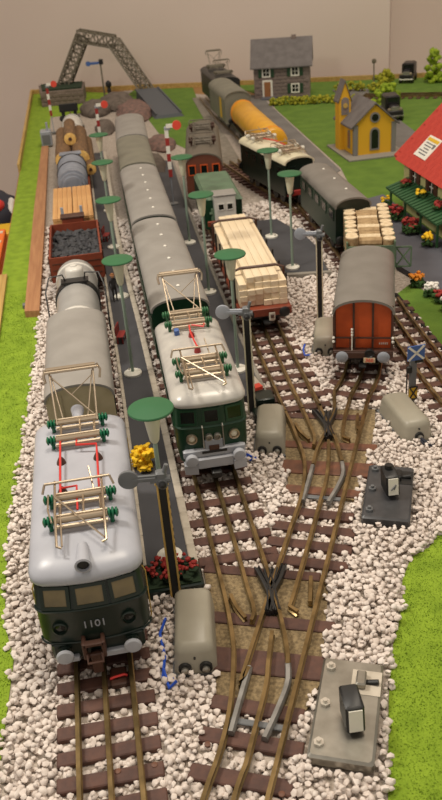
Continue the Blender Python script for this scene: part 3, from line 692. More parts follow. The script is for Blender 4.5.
def pantograph(t, name, y0, raised, frame='nickel', ins='insulator', zr=4.02, wires=True, w=.95):
    """two thick cross bars on green insulators, arms and a head; y0 is the rear bar"""
    g = bpy.data.objects.new(name, None); col.objects.link(g); g.parent = t; g.location = (0, y0, zr)
    ya, yb, zb = 0, -1.15, .32
    m = MB()
    for y in (ya, yb):
        m.cyl((-w, y, zb), (w, y, zb), .1, n=10); m.cyl((-w, y - .2, zb - .1), (w, y - .2, zb - .1), .07, n=8); m.cyl((-w, y + .14, zb + .06), (w, y + .14, zb + .06), .05, n=8)
    for x in (-w * .78, w * .78): m.tube([(x, ya + .1, zb - .05), (x, yb - .1, zb - .05)], .05)
    m.tube([(.1, ya, zb + .05), (.1, yb, zb + .05)], .035)
    m.build('base_frame', frame, g)
    iv = None
    for x in (-w - .12, w + .12):
        for y in (ya, yb):
            if iv is None:
                q = MB()
                q.lathe((0, 0, 0), [(.05, 0), (.16, .03), (.16, .08), (.08, .11), (.17, .14), (.17, .19), (.08, .22), (.15, .25), (.15, .3), (.05, .34)], 12, 'x')
                q.v = [(p[0] - .12, p[1], p[2]) for p in q.v]; q.cyl((0, 0, 0), (0, 0, -.33), .07, n=8)
                iv = q.build('insulator', ins, g, loc=(x, y, zb), rz=0 if x > 0 else math.pi)
            else: share('insulator', iv, g, (x, y, zb), 0 if x > 0 else math.pi)
    if raised:
        hy, hz = 1.5, 1.75
        a = MB()
        for x in (-.72, .72):
            a.tube([(x, ya - .1, zb), (x * 1.12, hy, hz)], .035); a.tube([(x * .6 - .05, ya + .1, zb), (x * 1.05 , hy - .05, hz - .2)], .025)
        a.tube([(-.72 * 1.08, hy * .9, hz * .88), (.62, ya + .15, zb + .12)], .03); a.tube([(.72, hy * .8, hz * .85), (-.1, hy * .55, hz * .55)], .02)
        a.build('arm', frame, g)
        h = MB().cyl((-.9, hy, hz), (.9, hy, hz), .09, n=10).cyl((-.95, hy - .16, hz - .03), (.95, hy - .16, hz - .03), .06, n=8)
        h.tube([(-.95, hy + .05, hz), (-1.02, hy - .1, hz - .18), (-.98, hy - .25, hz - .4)], .05); h.tube([(.95, hy + .05, hz), (1.06, hy - .1, hz - .18), (1.0, hy - .25, hz - .45)], .05)
        h.build('collector_head', frame, g)
    else:
        a = MB()
        for x in (-.74, .72): a.tube([(x, ya + .55, zb + .28), (x, yb, zb + .2), (x * .98, yb - 1.2, zb - .05), (x * .8, yb - 1.25, zb - .08)], .04)
        a.tube([(-.6, yb + .1, zb + .1), (-.58, yb - 1.15, zb - .1)], .03)
        a.tube([(-.75, ya - .3, zb + .3), (.66, yb - 1.15, zb + .0)], .03); a.tube([(-.95, ya - .1, zb + .22), (-.95, ya - .9, zb + .22), (-.85, yb - .2, zb + .1)], .03)
        a.tube([(.45, ya + .1, zb), (.35, ya + .9, zb + .45)], .03); a.build('arm', frame, g)
        h = MB().cyl((-1.05, ya + .38, zb + .34), (.98, ya + .38, zb + .34), .045, n=8); h.tube([(-1.05, ya + .38, zb + .34), (-1.15, ya + .2, zb + .1)], .04); h.tube([(.98, ya + .38, zb + .34), (1.08, ya + .2, zb + .1)], .04)
        h.build('collector_head', frame, g)
    return g
RT = ZR
def vehicle(name, label, cat, x, y, head=0):
    return thing(name, label, cat, (x, y, RT), -R(head))

# --- numbered electric locomotive (left foreground)
L1 = 9.5
t = vehicle('electric_locomotive', 'dark green electric locomotive numbered 1101 with smooth light grey roof', 'locomotive', .87, 1.62)
base = plan(3.24, L1, .26, 0, .42)
def body_ring(P, L, z, ins, push): return [(x * (1 - ins / 1.62), (y + push * (1 if y < L / 2 else -1)), z) for x, y in P]
prof = [(.62, .32, .42), (.78, .2, .26), (1.32, .1, .12), (1.42, .0, -.02), (2.1, -.0, -.02), (2.52, .0, .03), (2.58, -.02, .02), (2.66, .0, .06), (3.45, .05, .28), (3.56, .08, .3)]
MB().loft([body_ring(base, L1, z, i, p) for z, i, p in prof]).build('body', 'loco_green', t, smooth=28)
rp = plan(3.34, L1, .3, 0, .6)
rprof = [(3.36, .03, .2), (3.43, 0, .16), (3.56, .0, .16), (3.7, .05, .22), (3.83, .16, .38), (3.93, .36, .62), (4.0, .66, .95), (4.03, 1.1, 1.5)]
MB().loft([body_ring(rp, L1, z, i, p) for z, i, p in rprof]).build('roof', 'roof_grey', t, smooth=60)
tilt = -math.atan2(.22, .8)
window(t, 'window', (0, .135, 2.98), (.98, .74), 0, tilt)
fa = .24
for s in (-1, 1): window(t, 'window', (s * .99, .225, 2.98), (.86, .74), s * fa * .85, tilt)
for s in (-1, 1):
    for k in range(5): window(t, 'side_window', (s * 1.58, 1.6 + k * 1.55, 3.02), (.9, .6), s * math.pi / 2, 0)
for s in (-1, 1):
    hl = MB().lathe((0, 0, 0), [(.23, .2), (.23, -.12), (.19, -.14), (.17, -.06), (.05, -.05)], 18, 'y').build('headlight', 'loco_green', t, loc=(s * 1.0, .12, 1.98), rz=s * fa * .4)
    MB().lathe((0, 0, 0), [(.15, .02), (.15, -.07), (.06, -.1)], 16, 'y').build('lens', 'pane_dark', hl)
upright(text_mb('1101', .36, .012), -.035, 2.02, 0).build('number', 'signal_light', t, smooth=0)
ln = MB()
for z, ins, push in ((2.58, -.03, -.0), (1.38, -.02, -.02)):
    P = [(x * 1.015, y + push) for x, y in plan(3.24, L1, .26, 0, .42)]
    half = [p for p in P if p[1] < L1 / 2]; half = [q for q in sorted(half, key=lambda p: p[0])]
    ln.tube([(x, y - .01, z) for x, y in half], .035, 6)
ln.build('trim_strip', 'loco_green', t)
for s in (-1, 1):
    b = MB().lathe((0, 0, 0), [(.2, .15), (.2, -.12), (.15, -.14), (.15, -.32)], 16, 'y').build('buffer', 'loco_green', t, loc=(s * 1.0, .12, 1.1))
    MB().lathe((0, 0, 0), [(.14, -.28), (.26, -.33), (.27, -.37), (.22, -.42), (.08, -.44)], 24, 'y').build('buffer_plate', 'buffer_grey', b)
    share('buffer', b, t, (s * 1.0, L1 - .1, 1.1), math.pi)
MB().box((0, .3, 1.05), (2.75, .5, .66), bev=.08).build('skirt', 'loco_green', t)
MB().box((.6, .0, .8), (.9, .2, .22), bev=.03).build('buffer_beam', 'buffer_grey', t); MB().box((-.85, .0, .8), (.5, .2, .18), bev=.03).build('buffer_beam', 'buffer_grey', t)
c = MB()
for x in (-.28, .28): c.box((x - .12, -.15, 1.3), (.12, .5, .62), bev=.03)
c.box((-.12, -.3, 1.52), (.62, .2, .14), bev=.03); c.box((-.12, -.32, 1.1), (.62, .14, .12), bev=.03); c.tube([(-.34, -.38, 1.2), (-.34, -.55, 1.0), (.1, -.55, 1.0), (.1, -.38, 1.2)], .05); c.box((-.12, -.1, .6), (.3, .3, .7), bev=.03)
c.build('coupler', 'brown', t)
running_gear(t, L1, 3.0, [1.6, 3.0, 6.4, 7.8], buffers=False)
MB().box((0, 1.6, .55), (2.7, 2.4, .5), bev=.1).build('bogie', 'black', t); MB().box((0, 7.8, .55), (2.7, 2.4, .5), bev=.1).build('bogie', 'black', t)
for yy, s in ((.35, 1), (L1 - .35, -1)):
    rl = MB().lathe((0, 0, 0), [(.06, .95), (.16, .85), (.23, .0), (.25, -.08), (.19, -.1), (.17, .05), (.03, .06)], 20, 'y').build('roof_headlight', 'roof_grey', t, loc=(-.02, yy - .1 * s, 4.02), rz=0 if s > 0 else math.pi)
    MB().lathe((0, 0, 0), [(.16, .03), (.16, -.02), (.03, -.04)], 16, 'y').build('lens', 'black', rl)
pantograph(t, 'pantograph', 7.95, True, w=.76)
pantograph(t, 'pantograph', 3.22, False, w=.8)
wr = MB()
wr.tube([(-.62, 6.7, 4.3), (-.62, 5.85, 4.3), (-.62, 4.05, 4.28), (-.62, 3.7, 4.2)], .04); wr.tube([(-.05, 6.65, 4.3), (-.08, 6.35, 4.3), (.62, 6.2, 4.32), (.62, 5.75, 4.32), (.6, 3.6, 4.25)], .04); wr.tube([(-.62, 3.9, 4.25), (-.1, 3.85, 4.3), (-.1, 2.6, 4.25)], .035)
wr.build('power_wire', 'red_wire', t)
for x, y in ((-.62, 5.75), (.62, 5.7), (-.58, 3.95)): MB().lathe((x, y, 4.0), [(.17, 0), (.15, .1), (.1, .2), (.06, .26)], 12).build('wire_support', 'brown', t)
for s in (-1, 1):
    for y in (.9, L1 - .9): MB().tube([(s * 1.6, y, .9), (s * 1.67, y, 1.2), (s * 1.67, y, 2.9), (s * 1.6, y, 3.1)], .022).build('handrail', 'brass', t)

# --- green twin headlight locomotive
L2 = 8.2
t = vehicle('electric_locomotive', 'bright green electric locomotive with silver roof and two round chrome headlights', 'locomotive', 5.87, 10.82, .6)
base2 = plan(2.88, L2, .2, 0, .45)
prof = [(.82, .12, .14), (1.5, .02, .0), (2.45, .0, .0), (2.5, -.03, -.03), (2.56, .0, .02), (3.4, .03, .14), (3.5, .05, .15)]
MB().loft([body_ring(base2, L2, z, i, p) for z, i, p in prof]).build('body', 'bright_green', t, smooth=28)
rp = plan(2.96, L2, .22, 0, .6)
MB().loft([body_ring(rp, L2, z, i, p) for z, i, p in [(3.38, .0, .05), (3.47, -.02, .02), (3.58, .0, .05), (3.72, .1, .18), (3.86, .32, .45), (3.95, .62, .8), (4.0, 1.0, 1.3)]]).build('roof', 'roof_silver', t, smooth=60)
for x, wd, s in ((0, .7, 0), (-.92, .72, -1), (.92, .72, 1)): window(t, 'window', (x, .06 + abs(s) * .075, 2.96), (wd, .66), s * .2, -.12, 'bright_green', 'pane_dark', .04)
for s in (-1, 1):
    for k in range(4): window(t, 'side_window', (s * 1.44, 1.5 + k * 1.7, 2.95), (1.0, .62), s * math.pi / 2, 0, 'bright_green', 'pane_dark')
    hl = MB().lathe((0, 0, 0), [(.2, .2), (.22, -.06), (.22, -.12), (.17, -.13), (.14, -.04), (.03, -.03)], 20, 'y').build('headlight', 'nickel', t, loc=(s * .84, .06, 2.05), rz=s * .1)
    MB().lathe((0, 0, 0), [(.15, .02), (.13, -.06), (.04, -.11)], 16, 'y').build('lens', 'lamp_glass', hl)
MB().box((0, -.06, 1.72), (.72, .1, .5), bev=.03).build('number_plate', 'signal_light', t)
MB().box((0, -.13, 1.62), (.4, .03, .22)).build('plate_window', 'brown', t)
for x in (-.17, .17): MB().lathe((x, -.05, 2.08), [(.15, .1), (.15, -.08), (.1, -.1), (.08, -.03), (.02, -.03)], 14, 'y').build('marker_light', 'steel', t)
for x in (-.4, .4): MB().tube([(x, .0, 2.6), (x, -.08, 2.55), (x, -.08, 1.6)], .03).build('handrail', 'steel', t)
bb = MB().box((0, -.02, 1.4), (2.5, .24, .36), bev=.05); bb.box((0, -.1, .98), (1.5, .3, .5), bev=.06)
for s in (-1, 1): bb.prism([(s * .72, -.36), (s * 1.25, -.26), (s * 1.25, .1), (s * .72, .1)], .6, 1.0)
bb.build('buffer_beam', 'buffer_grey', t)
MB().box((0, -.15, 1.46), (1.0, .04, .1)).build('beam_slot', 'black', t)
for s in (-1, 1):
    b = MB().lathe((0, 0, 0), [(.18, .15), (.18, -.16), (.24, -.18), (.26, -.22), (.26, -.34), (.22, -.39), (.08, -.41)], 22, 'y').build('buffer', 'buffer_grey', t, loc=(s * .95, -.08, 1.28))
    share('buffer', b, t, (s * .95, L2 + .1, 1.28), math.pi)
MB().box((0, -.2, .5), (.4, .5, .3), bev=.04).build('coupler', 'black', t)
running_gear(t, L2, 2.8, [1.4, 2.6, 5.6, 6.8], buffers=False)
pantograph(t, 'pantograph', 7.4, True, ins='lamp_green', zr=3.96, w=.74)
pantograph(t, 'pantograph', 2.5, False, ins='lamp_green', zr=3.96, w=.8)
MB().tube([(.0, 6.0, 4.25), (-.05, 5.2, 4.3), (.0, 4.2, 4.3), (.05, 3.6, 4.3)], .04).tube([(.1, 5.9, 4.3), (.6, 5.6, 4.28), (.65, 5.9, 4.28)], .04).build('power_wire', 'red_wire', t)
MB().lathe((.0, 5.3, 3.95), [(.15, 0), (.12, .2), (.05, .3)], 10).build('wire_support', 'bench_red', t); MB().lathe((.05, 3.7, 3.95), [(.16, 0), (.12, .2), (.05, .36)], 10).build('wire_support', 'bench_red', t)
MB().box((-.6, 5.75, 4.12), (.22, .3, .26), bev=.03).build('terminal', 'signal_blue', t)

# --- passenger carriages
def coach(label, x, y, head, L, W, roof_m, body_m, end_m, zs=3.4, zt=4.0, vents=7, group=None, n_win=7):
    t = vehicle('carriage', label, 'carriage', x, y, head); t['group'] = group or 'roofed carriages'
    MB().box((0, L / 2, 2.1), (W - .14, L - .24, 2.6)).build('body', body_m, t, smooth=0)
    for y_, nm in ((.06, 'end_wall'), (L - .14, 'end_wall')): end_wall(W - .12, .85, zs, zt - .06, y_).build(nm, end_m, t)
    arch_roof(W, L + .16, zs, zt, y0=-.08).build('roof', roof_m, t, smooth=40)
    v0 = None
    for k in range(vents):
        yy = L * (k + .7) / (vents + .4)
        if v0 is None: v0 = MB().lathe((0, 0, 0), [(.09, 0), (.1, .04), (.05, .08)], 10).build('roof_vent', 'white', t, loc=(.12, yy, zt - .01))
        else: share('roof_vent', v0, t, (.12, yy, zt - .01))
    for s in (-1, 1):
        for k in range(n_win): window(t, 'window', (s * (W / 2 - .06), L * (k + .6) / (n_win + .2), 2.6), (L / n_win * .62, .75), s * math.pi / 2, 0, body_m, 'pane_dark', .04)
    window(t, 'end_window', (0, .06, 2.5), (.6, .95), 0, 0, end_m, 'pane_dark')
    running_gear(t, L, W)
    return t
c1 = coach('grey roofed carriage with khaki end wall coupled behind the numbered locomotive', .87, 13.1, 0, 7.9, 2.86, 'coach_roof', 'loco_green', 'khaki', 3.35, 4.05, 0)
for ch in list(c1.children):
    if ch.name.startswith('end_window'):
        for g in list(ch.children): bpy.data.objects.remove(g)
        bpy.data.objects.remove(ch)
for x in (-.75, .55): MB().box((x, .02, 2.3), (.06, .05, 2.6)).build('end_rib', 'khaki', c1)
coach('nearest carriage of the green train with pale grey roof behind the green locomotive', 5.97, 20.9, .3, 13.6, 2.95, 'coach_roof', 'bright_green', 'bright_green', 3.35, 4.0, 6)
coach('second carriage of the green train, lightest grey roof with a row of white dots', 6.1, 35.3, .6, 14.0, 2.95, 'coach_roof', 'bright_green', 'bright_green', 3.35, 4.0, 6)
coach('third carriage of the green train with duller olive grey roof', 6.28, 50.0, 1.6, 10.6, 2.95, 'coach_roof_dark', 'coach_green', 'coach_green', 3.35, 4.0, 0)
coach('farthest carriage of the green train with plain grey roof near the rocks', 6.62, 61.2, 2.6, 10.2, 2.95, 'coach_roof', 'coach_green', 'coach_green', 3.35, 4.0, 0)
coach('green carriage with rounded grey roof behind the upright log wagon', 18.95, 34.3, .4, 9.6, 2.45, 'van_roof', 'coach_green', 'loco_green', 3.2, 3.85, 3, n_win=5)

# --- left freight train
def tank_wagon(label, x, y, head, L, r, m, zc=2.35, y0=.5, rails=True, m2='tank_grey'):
    t = vehicle('tank_wagon', label, 'wagon', x, y, head)
    prof = [(r * .55, y0 - .12), (r * .85, y0), (r * .97, y0 + .1), (r, y0 + .22), (r, L - y0 - .22), (r * .97, L - y0 - .1), (r * .85, L - y0), (r * .5, L - y0 + .12)]
    MB().lathe((0, 0, zc), prof, 28, 'y').build('tank', m, t, smooth=50)
    for yy in (y0 + .9, L - y0 - .9): MB().lathe((0, yy, zc), [(r + .03, -.12), (r + .05, -.1), (r + .05, .1), (r + .03, .12)], 28, 'y').build('tank_band', m2, t, smooth=50)
    MB().box((0, L / 2, .95), (2.4, L - .2, .25)).build('frame', 'black', t)
    for yy in (1.0, L - 1.0): MB().box((0, yy, 1.25), (2.0, .3, .7), bev=.05).build('saddle', 'black', t)
    running_gear(t, L, 2.5)
    return t
t = tank_wagon('grey tank wagon with dome and black hand rails behind the first carriage', .87, 21.9, 0, 9.6, 1.16, 'tank_grey', 2.05, m2='tank_white')
MB().lathe((0, 6.4, 3.05), [(.52, 0), (.52, .42), (.45, .55), (.2, .62), (.18, .68), (.05, .7)], 20).build('dome', 'tank_white', t, smooth=50)
wk = MB().lathe((0, 5.2, 2.05), [(1.2, -.35), (1.24, -.3), (1.24, .3), (1.2, .35)], 28, 'y'); wk.box((0, 5.2, 3.25), (1.5, .7, .1)); wk.build('walkway', 'black', t)
hr = MB()
for s in (-1, 1): hr.tube([(s * 1.55, 3.2, .9), (s * 1.6, 4.2, 3.1), (s * 1.35, 5.0, 3.65), (s * .62, 5.1, 3.7), (s * .5, 5.3, 3.2)], .045)
hr.build('handrail', 'black', t)
t = vehicle('gondola_wagon', 'rust red open wagon filled with black coal', 'wagon', .9, 33.4, 0)
Lg, Wg = 7.2, 3.3
MB().box((0, Lg / 2, 1.05), (Wg - .1, Lg - .1, .2)).build('floor_panel', 'red_brown', t)
for s in (-1, 1): MB().box((s * (Wg / 2 - .06), Lg / 2, 1.75), (.12, Lg, 1.6)).build('side_wall', 'red_brown', t)
for yy in (.06, Lg - .06):
    e = MB().box((0, yy, 1.75), (Wg - .24, .12, 1.6)).build('end_panel', 'red_brown', t)
    for z in (1.35, 1.75, 2.15): MB().box((0, yy + (-.07 if yy < 1 else .07), z), (Wg - .3, .04, .05)).build('rib', 'brown', e)
for s in (-1, 1):
    for k in range(6): MB().box((s * (Wg / 2 + .03), .5 + k * 1.24, 1.75), (.08, .14, 1.6)).build('side_post', 'brown', t)
c = MB()
for _ in range(420):
    c.blob((random.uniform(-1.5, 1.5), random.uniform(.2, Lg - .2), 1.7 + random.uniform(-.1, .32)), tuple(random.uniform(.16, .34) for _ in range(3)), 1, .35)
tag(c.build('coal_load', 'coal', None, smooth=0, loc=(.9, 33.4, RT)), 'heap of black coal lumps lying in the rust red open wagon', 'coal', kind='stuff')
running_gear(t, Lg, 2.7)
t = vehicle('flat_wagon', 'brown brake platform wagon under two rows of orange planks', 'wagon', .85, 41.1, 0)
MB().box((0, 4.9, 1.05), (2.9, 9.6, .25)).build('deck', 'red_brown', t)
MB().box((0, .1, 2.0), (1.5, .8, 1.6), bev=.05).build('brake_cabin', 'red_brown', t)
MB().box((0, .1, 2.85), (1.66, .9, .16), bev=.03).build('cabin_top', 'brown', t)
for s in (-1, 1): MB().box((s * .66, .62, 2.7), (.2, .2, 1.3)).build('stanchion', 'signal_light', t)
running_gear(t, 9.8, 2.6)
def plank_load(label, xc, y0, Lp, rows, zb):
    t = thing('plank_stack', label, 'timber', (xc, y0, RT + zb), group='planks on the brake wagon'); p0 = None
    for zi in range(rows):
        for k in range(4):
            if p0 is None: p0 = MB().box((0, 0, 0), (.34, Lp, .22), bev=.02).build('plank', 'plank', t, loc=(-.53 + k * .355, Lp / 2, .12 + zi * .23))
            else: share('plank', p0, t, (-.53 + k * .355, Lp / 2 + random.uniform(-.05, .05), .12 + zi * .23))
plank_load('left stack of orange planks on the brake wagon', .13, 41.95, 8.5, 6, 1.18)
plank_load('right stack of orange planks on the brake wagon', 1.6, 41.95, 8.5, 6, 1.18)
def flat(label, x, y, head, L, W=2.8, m='red_brown', z=1.05, stakes=True):
    t = vehicle('flat_wagon', label, 'wagon', x, y, head)
    MB().box((0, L / 2, z), (W, L, .25)).build('deck', m, t)
    if stakes:
        for s in (-1, 1):
            for k in range(4): MB().box((s * (W / 2 - .02), L * (k + .5) / 4, z + .7), (.1, .14, 1.2)).build('stake', 'black', t)
    running_gear(t, L, W - .1); return t
flat('low wagon carrying the ribbed blue grey cylinder', .95, 51.5, 0, 8.3, stakes=False)
t = thing('ribbed_cylinder', 'ribbed blue grey cylinder lying on a wagon behind the planks', 'cylinder', (.97, 51.8, RT + 1.2)); t.scale = (1, .98, .92)
pf = [(.6, 0), (.75, .02), (.78, .2), (1.0, .22), (1.03, .5), (1.2, .52), (1.22, .9)]
yy = .9
for k in range(9): pf += [(1.18, yy + .18), (1.24, yy + .3), (1.24, yy + .55)]; yy += .72
pf += [(1.2, 7.5), (.8, 7.55)]
MB().lathe((0, 0, 1.2), pf, 28, 'y').build('shell', 'drum', t, smooth=40)
for yy in (3.6, 6.6): MB().lathe((0, yy, 1.2), [(1.27, -.1), (1.3, 0), (1.27, .1)], 28, 'y').build('strap', 'black', t)
MB().box((0, 7.2, 2.35), (1.9, 1.0, .2), bev=.05).build('cover_plate', 'drum', t)
flat('low wagon carrying four big brown logs', 1.1, 60.3, 0, 13.0)
def log(label, x, y, z, r, L, cut='cut_wood', bark='bark', group='big logs on the far wagon'):
    t = thing('log', label, 'log', (x, y, z), group=group)
    MB().lathe((0, 0, 0), [(r, .02), (r * 1.03, L * .3), (r * .98, L * .6), (r, L - .02)], 16, 'y').build('bark', bark, t)
    for yy, s in ((0, -1), (L, 1)): MB().lathe((0, yy, 0), [(r * .97, 0), (r * .6, s * .02), (r * .25, s * .015), (r * .05, s * .03)] if s > 0 else [(r * .05, -.03), (r * .25, -.015), (r * .6, -.02), (r * .97, 0.02)], 16, 'y').build('cut_end', cut, t)
    MB().lathe((0, 0, 0), [(.02, -.07), (r * .3, -.06), (r * .3, -.02)], 12, 'y').build('heartwood', 'brown', t)
zl = RT + 1.18
log('left big brown log with pale cut end behind the ribbed cylinder', .25, 60.7, zl + 1.25, .74, 12)
log('right big brown log with dark heart in its cut end', 1.85, 60.6, zl + 1.25, .78, 12)
log('big log resting on top of the two brown logs', 1.05, 64.5, zl + 2.3, .58, 7.5)
log('small log low at right side of the log wagon', 2.55, 58.9, zl + .6, .5, 12.5)
tank_wagon('white ended tank wagon behind the big brown logs', 1.15, 73.8, .6, 8.2, 1.12, 'tank_white', 1.8)
t = vehicle('buffer_stop', 'black buffer stop at far end of the left freight train', 'buffer stop', .95, 86.8, 0)
for s in (-1, 1):
    MB().box((s * .7, .3, 1.4), (.4, .4, 3.2), bev=.04).build('upright', 'black', t); MB().lathe((s * .85, 0, 1.6), [(.2, .1), (.35, -.3), (.35, -.45), (.1, -.5)], 14, 'y').build('buffer', 'black', t)
MB().box((0, .2, 2.7), (2.2, .4, .9), bev=.05).build('beam', 'black', t)

# --- timber wagon
t = vehicle('flat_wagon', 'red brown flat wagon carrying pale sawn timber, coupler facing the camera', 'wagon', 10.87, 24.3, 2)
MB().box((0, 6.2, 1.15), (2.9, 12.4, .3), bev=.03).build('deck', 'red_brown', t)
MB().box((0, 0, 1.1), (2.9, .2, .45), bev=.03).build('end_beam', 'red_brown', t)
st0 = None
for s in (-1, 1):
    for k in range(6):
        if st0 is None: st0 = MB().box((0, 0, 0), (.1, .16, 1.7)).build('stake', 'black', t, loc=(s * 1.44, 1.3 + k * 2.0, 1.9))
        else: share('stake', st0, t, (s * 1.44, 1.3 + k * 2.0, 1.9))
running_gear(t, 12.4, 2.7, [1.5, 3.0, 9.4, 10.9])
MB().box((.3, -.35, .95), (.34, .1, .5), bev=.04).build('coupler_plate', 'paver', t); MB().box((.3, -.42, .98), (.18, .06, .2), bev=.02).build('hook', 'brown', t)
t = thing('timber_load', 'stack of pale square sawn beams strapped on the red brown wagon', 'timber', (10.89, 24.75, RT + 1.32), -R(2))
b0 = None; cols_, rws = 6, 5; bw, bh, Lb = .44, .33, 11.6
for j in range(rws):
    for i in range(cols_):
        off = random.uniform(-.14, .1) if j < 4 else random.uniform(0, .12)
        if j == rws - 1 and i in (0, 5): continue
        loc = (-bw * 2.5 + i * bw, Lb / 2 + off + .1 * (j > 2), bh / 2 + j * bh)
        if b0 is None: b0 = MB().box((0, 0, 0), (bw - .015, Lb, bh - .012), bev=.012).build('beam', 'timber', t, loc=loc)
        else: share('beam', b0, t, loc)
for yy in (1.5, 10.6):
    MB().tube([(-1.42, yy, .3), (-1.42, yy, 1.55), (-1.0, yy, rws * bh + .06), (1.0, yy, rws * bh + .06), (1.42, yy, 1.55), (1.42, yy, .3)], .09).build('strap', 'brown', t)
# --- green vehicle with white cabin, brown locomotive
t = vehicle('crane_wagon', 'green vehicle with grey flat roof and small white two window cabin', 'wagon', 11.55, 39.7, 2)
MB().box((-.15, 4.4, 1.9), (2.7, 7.0, 2.2), bev=.08).build('body', 'bright_green', t)
MB().loft([[(-1.5, 1.0, 2.95), (1.2, .3, 2.95), (1.2, 7.9, 2.95), (-1.5, 7.9, 2.95)], [(-1.3, 1.3, 3.2), (1.0, .7, 3.2), (1.0, 7.7, 3.2), (-1.3, 7.7, 3.2)]]).build('roof', 'ghost_green', t)
cb = MB().box((-.12, .6, 2.45), (1.5, 1.3, 1.9), bev=.05).build('cabin', 'tank_white', t)
MB().box((-.12, .6, 3.45), (1.62, 1.42, .12), bev=.03).build('cabin_roof', 'coach_roof', t)
for x in (-.42, .2): window(cb, 'window', (x, -.06, 2.65), (.48, .5), 0, 0, 'tank_white', 'pane_dark')
MB().box((.0, -.1, 1.55), (2.9, .25, .35), bev=.03).build('end_beam', 'red_brown', t)
MB().cyl((-.9, .6, 1.5), (-.9, .6, 2.4), .2, n=10).build('crank_post', 'ghost_green', t); MB().cyl((-1.2, .5, 2.1), (-.6, .5, 2.1), .1, n=8).build('crank', 'ghost_green', t)
running_gear(t, 8.2, 2.6)
t = vehicle('electric_locomotive', 'old brown electric locomotive with three square windows and grey roof', 'locomotive', 11.4, 49.2, 8)
Lb_ = 13.2
MB().box((0, Lb_ / 2, 2.1), (2.9, Lb_ - .3, 2.7), bev=.05).build('body', 'dark_brown_loco', t)
end_wall(2.92, .8, 3.3, 4.25, .06).build('end_wall', 'dark_brown_loco', t); end_wall(2.92, .8, 3.3, 4.25, Lb_ - .14).build('end_wall', 'dark_brown_loco', t)
arch_roof(3.05, Lb_ + .1, 3.3, 4.3, y0=-.02).build('roof', 'loco_roof_dark', t, smooth=40)
for x in (-.95, 0, .95): window(t, 'window', (x, .05, 3.0), (.62, .85), 0, 0, 'orange_van', 'pane_dark', .06)
for s in (-1, 1):
    for k in range(5): window(t, 'side_window', (s * 1.45, 1.5 + k * 2.4, 2.8), (1.0, .8), s * math.pi / 2, 0, 'dark_brown_loco', 'pane_dark')
MB().box((0, -.15, .95), (2.6, .3, .3), bev=.03).build('footboard', 'black', t)
pantograph(t, 'pantograph', 4.6, False, 'loco_roof_dark', 'brown', 4.2, w=.8)
pantograph(t, 'pantograph', 10.2, False, 'loco_roof_dark', 'brown', 4.2, w=.8)
running_gear(t, Lb_, 2.8, [1.6, 3.4, 9.8, 11.6])

# --- orange ended van
hv = 19.6
t = vehicle('brake_van', 'brown van with orange panelled end and rounded grey roof', 'wagon', 14.28, 17.85, hv)
Lv, Wv, zs, zt = 7.5, 2.86, 3.15, 3.9
MB().box((0, Lv / 2 + .3, 2.1), (Wv - .14, Lv - .7, 2.5)).build('body', 'orange_van', t, smooth=0)
end_wall(Wv - .12, 1.15, zs, zt - .06, .22).build('end_wall', 'orange_van', t); end_wall(Wv - .12, .9, zs, zt - .06, Lv - .14).build('end_wall', 'orange_van', t)
arch_roof(Wv + .08, Lv + .1, zs, zt, y0=-.05, thick=.1).build('roof', 'van_roof', t, smooth=40)
fr = MB()
for x in (-Wv / 2 + .08, -.45, .45, Wv / 2 - .08): fr.box((x, .18, 2.3 if abs(x) > 1 else 2.4), (.1, .1, 2.4 if abs(x) > 1 else 2.75))
fr.build('end_frame', 'brown', t)
ra = MB()
for s in (-1, 1): ra.box((s * (Wv / 2 - .05), .1, 2.1), (.1, .24, 2.4))
ra.box((0, .05, 1.9), (Wv - .15, .08, .07))
for x in (-.62, -.38, .48): ra.box((x, .05, 1.55), (.05, .08, .7))
ra.build('railing', 'brown', t)
MB().box((0, .15, 1.2), (Wv, .6, .2), bev=.02).build('platform_deck', 'brown', t)
MB().box((0, -.1, 1.06), (Wv - .1, .14, .32), bev=.02).build('buffer_beam', 'brown', t)
hw = MB().cyl((-.52, -.08, 1.3), (-.52, -.08, 2.3), .03, n=6)
for z in (2.1, 2.25, 2.4): hw.blob((-.52, -.1, z), .07, 1, 0)
for s in (-1, 1):
    for z in (1.75, 1.95): hw.blob((s * (Wv / 2 - .03), -.08, z), .08, 1, 0)
hw.build('brake_handle', 'white', t)
mk = MB()
for k in range(5): mk.box((.78 + k * .09, .18, 1.55), (.05, .02, .1))
mk.build('lettering', 'white', t)
tl = MB().lathe((.32, -.28, 1.22), [(.2, .2), (.24, -.02), (.2, -.05), (.16, 0), (.03, .01)], 16, 'y').build('tail_lamp', 'black', t)
pl_ = MB().box((.32, -.3, .88), (.55, .05, .28), bev=.02).build('number_plate', 'pale_cut', t)
upright(text_mb('360', .26, .012), -.335, .88, .32).build('number', 'signal_red', pl_, smooth=0)
running_gear(t, Lv, 2.6, [1.6, 6.6], bm='signal_light', bz=1.1)
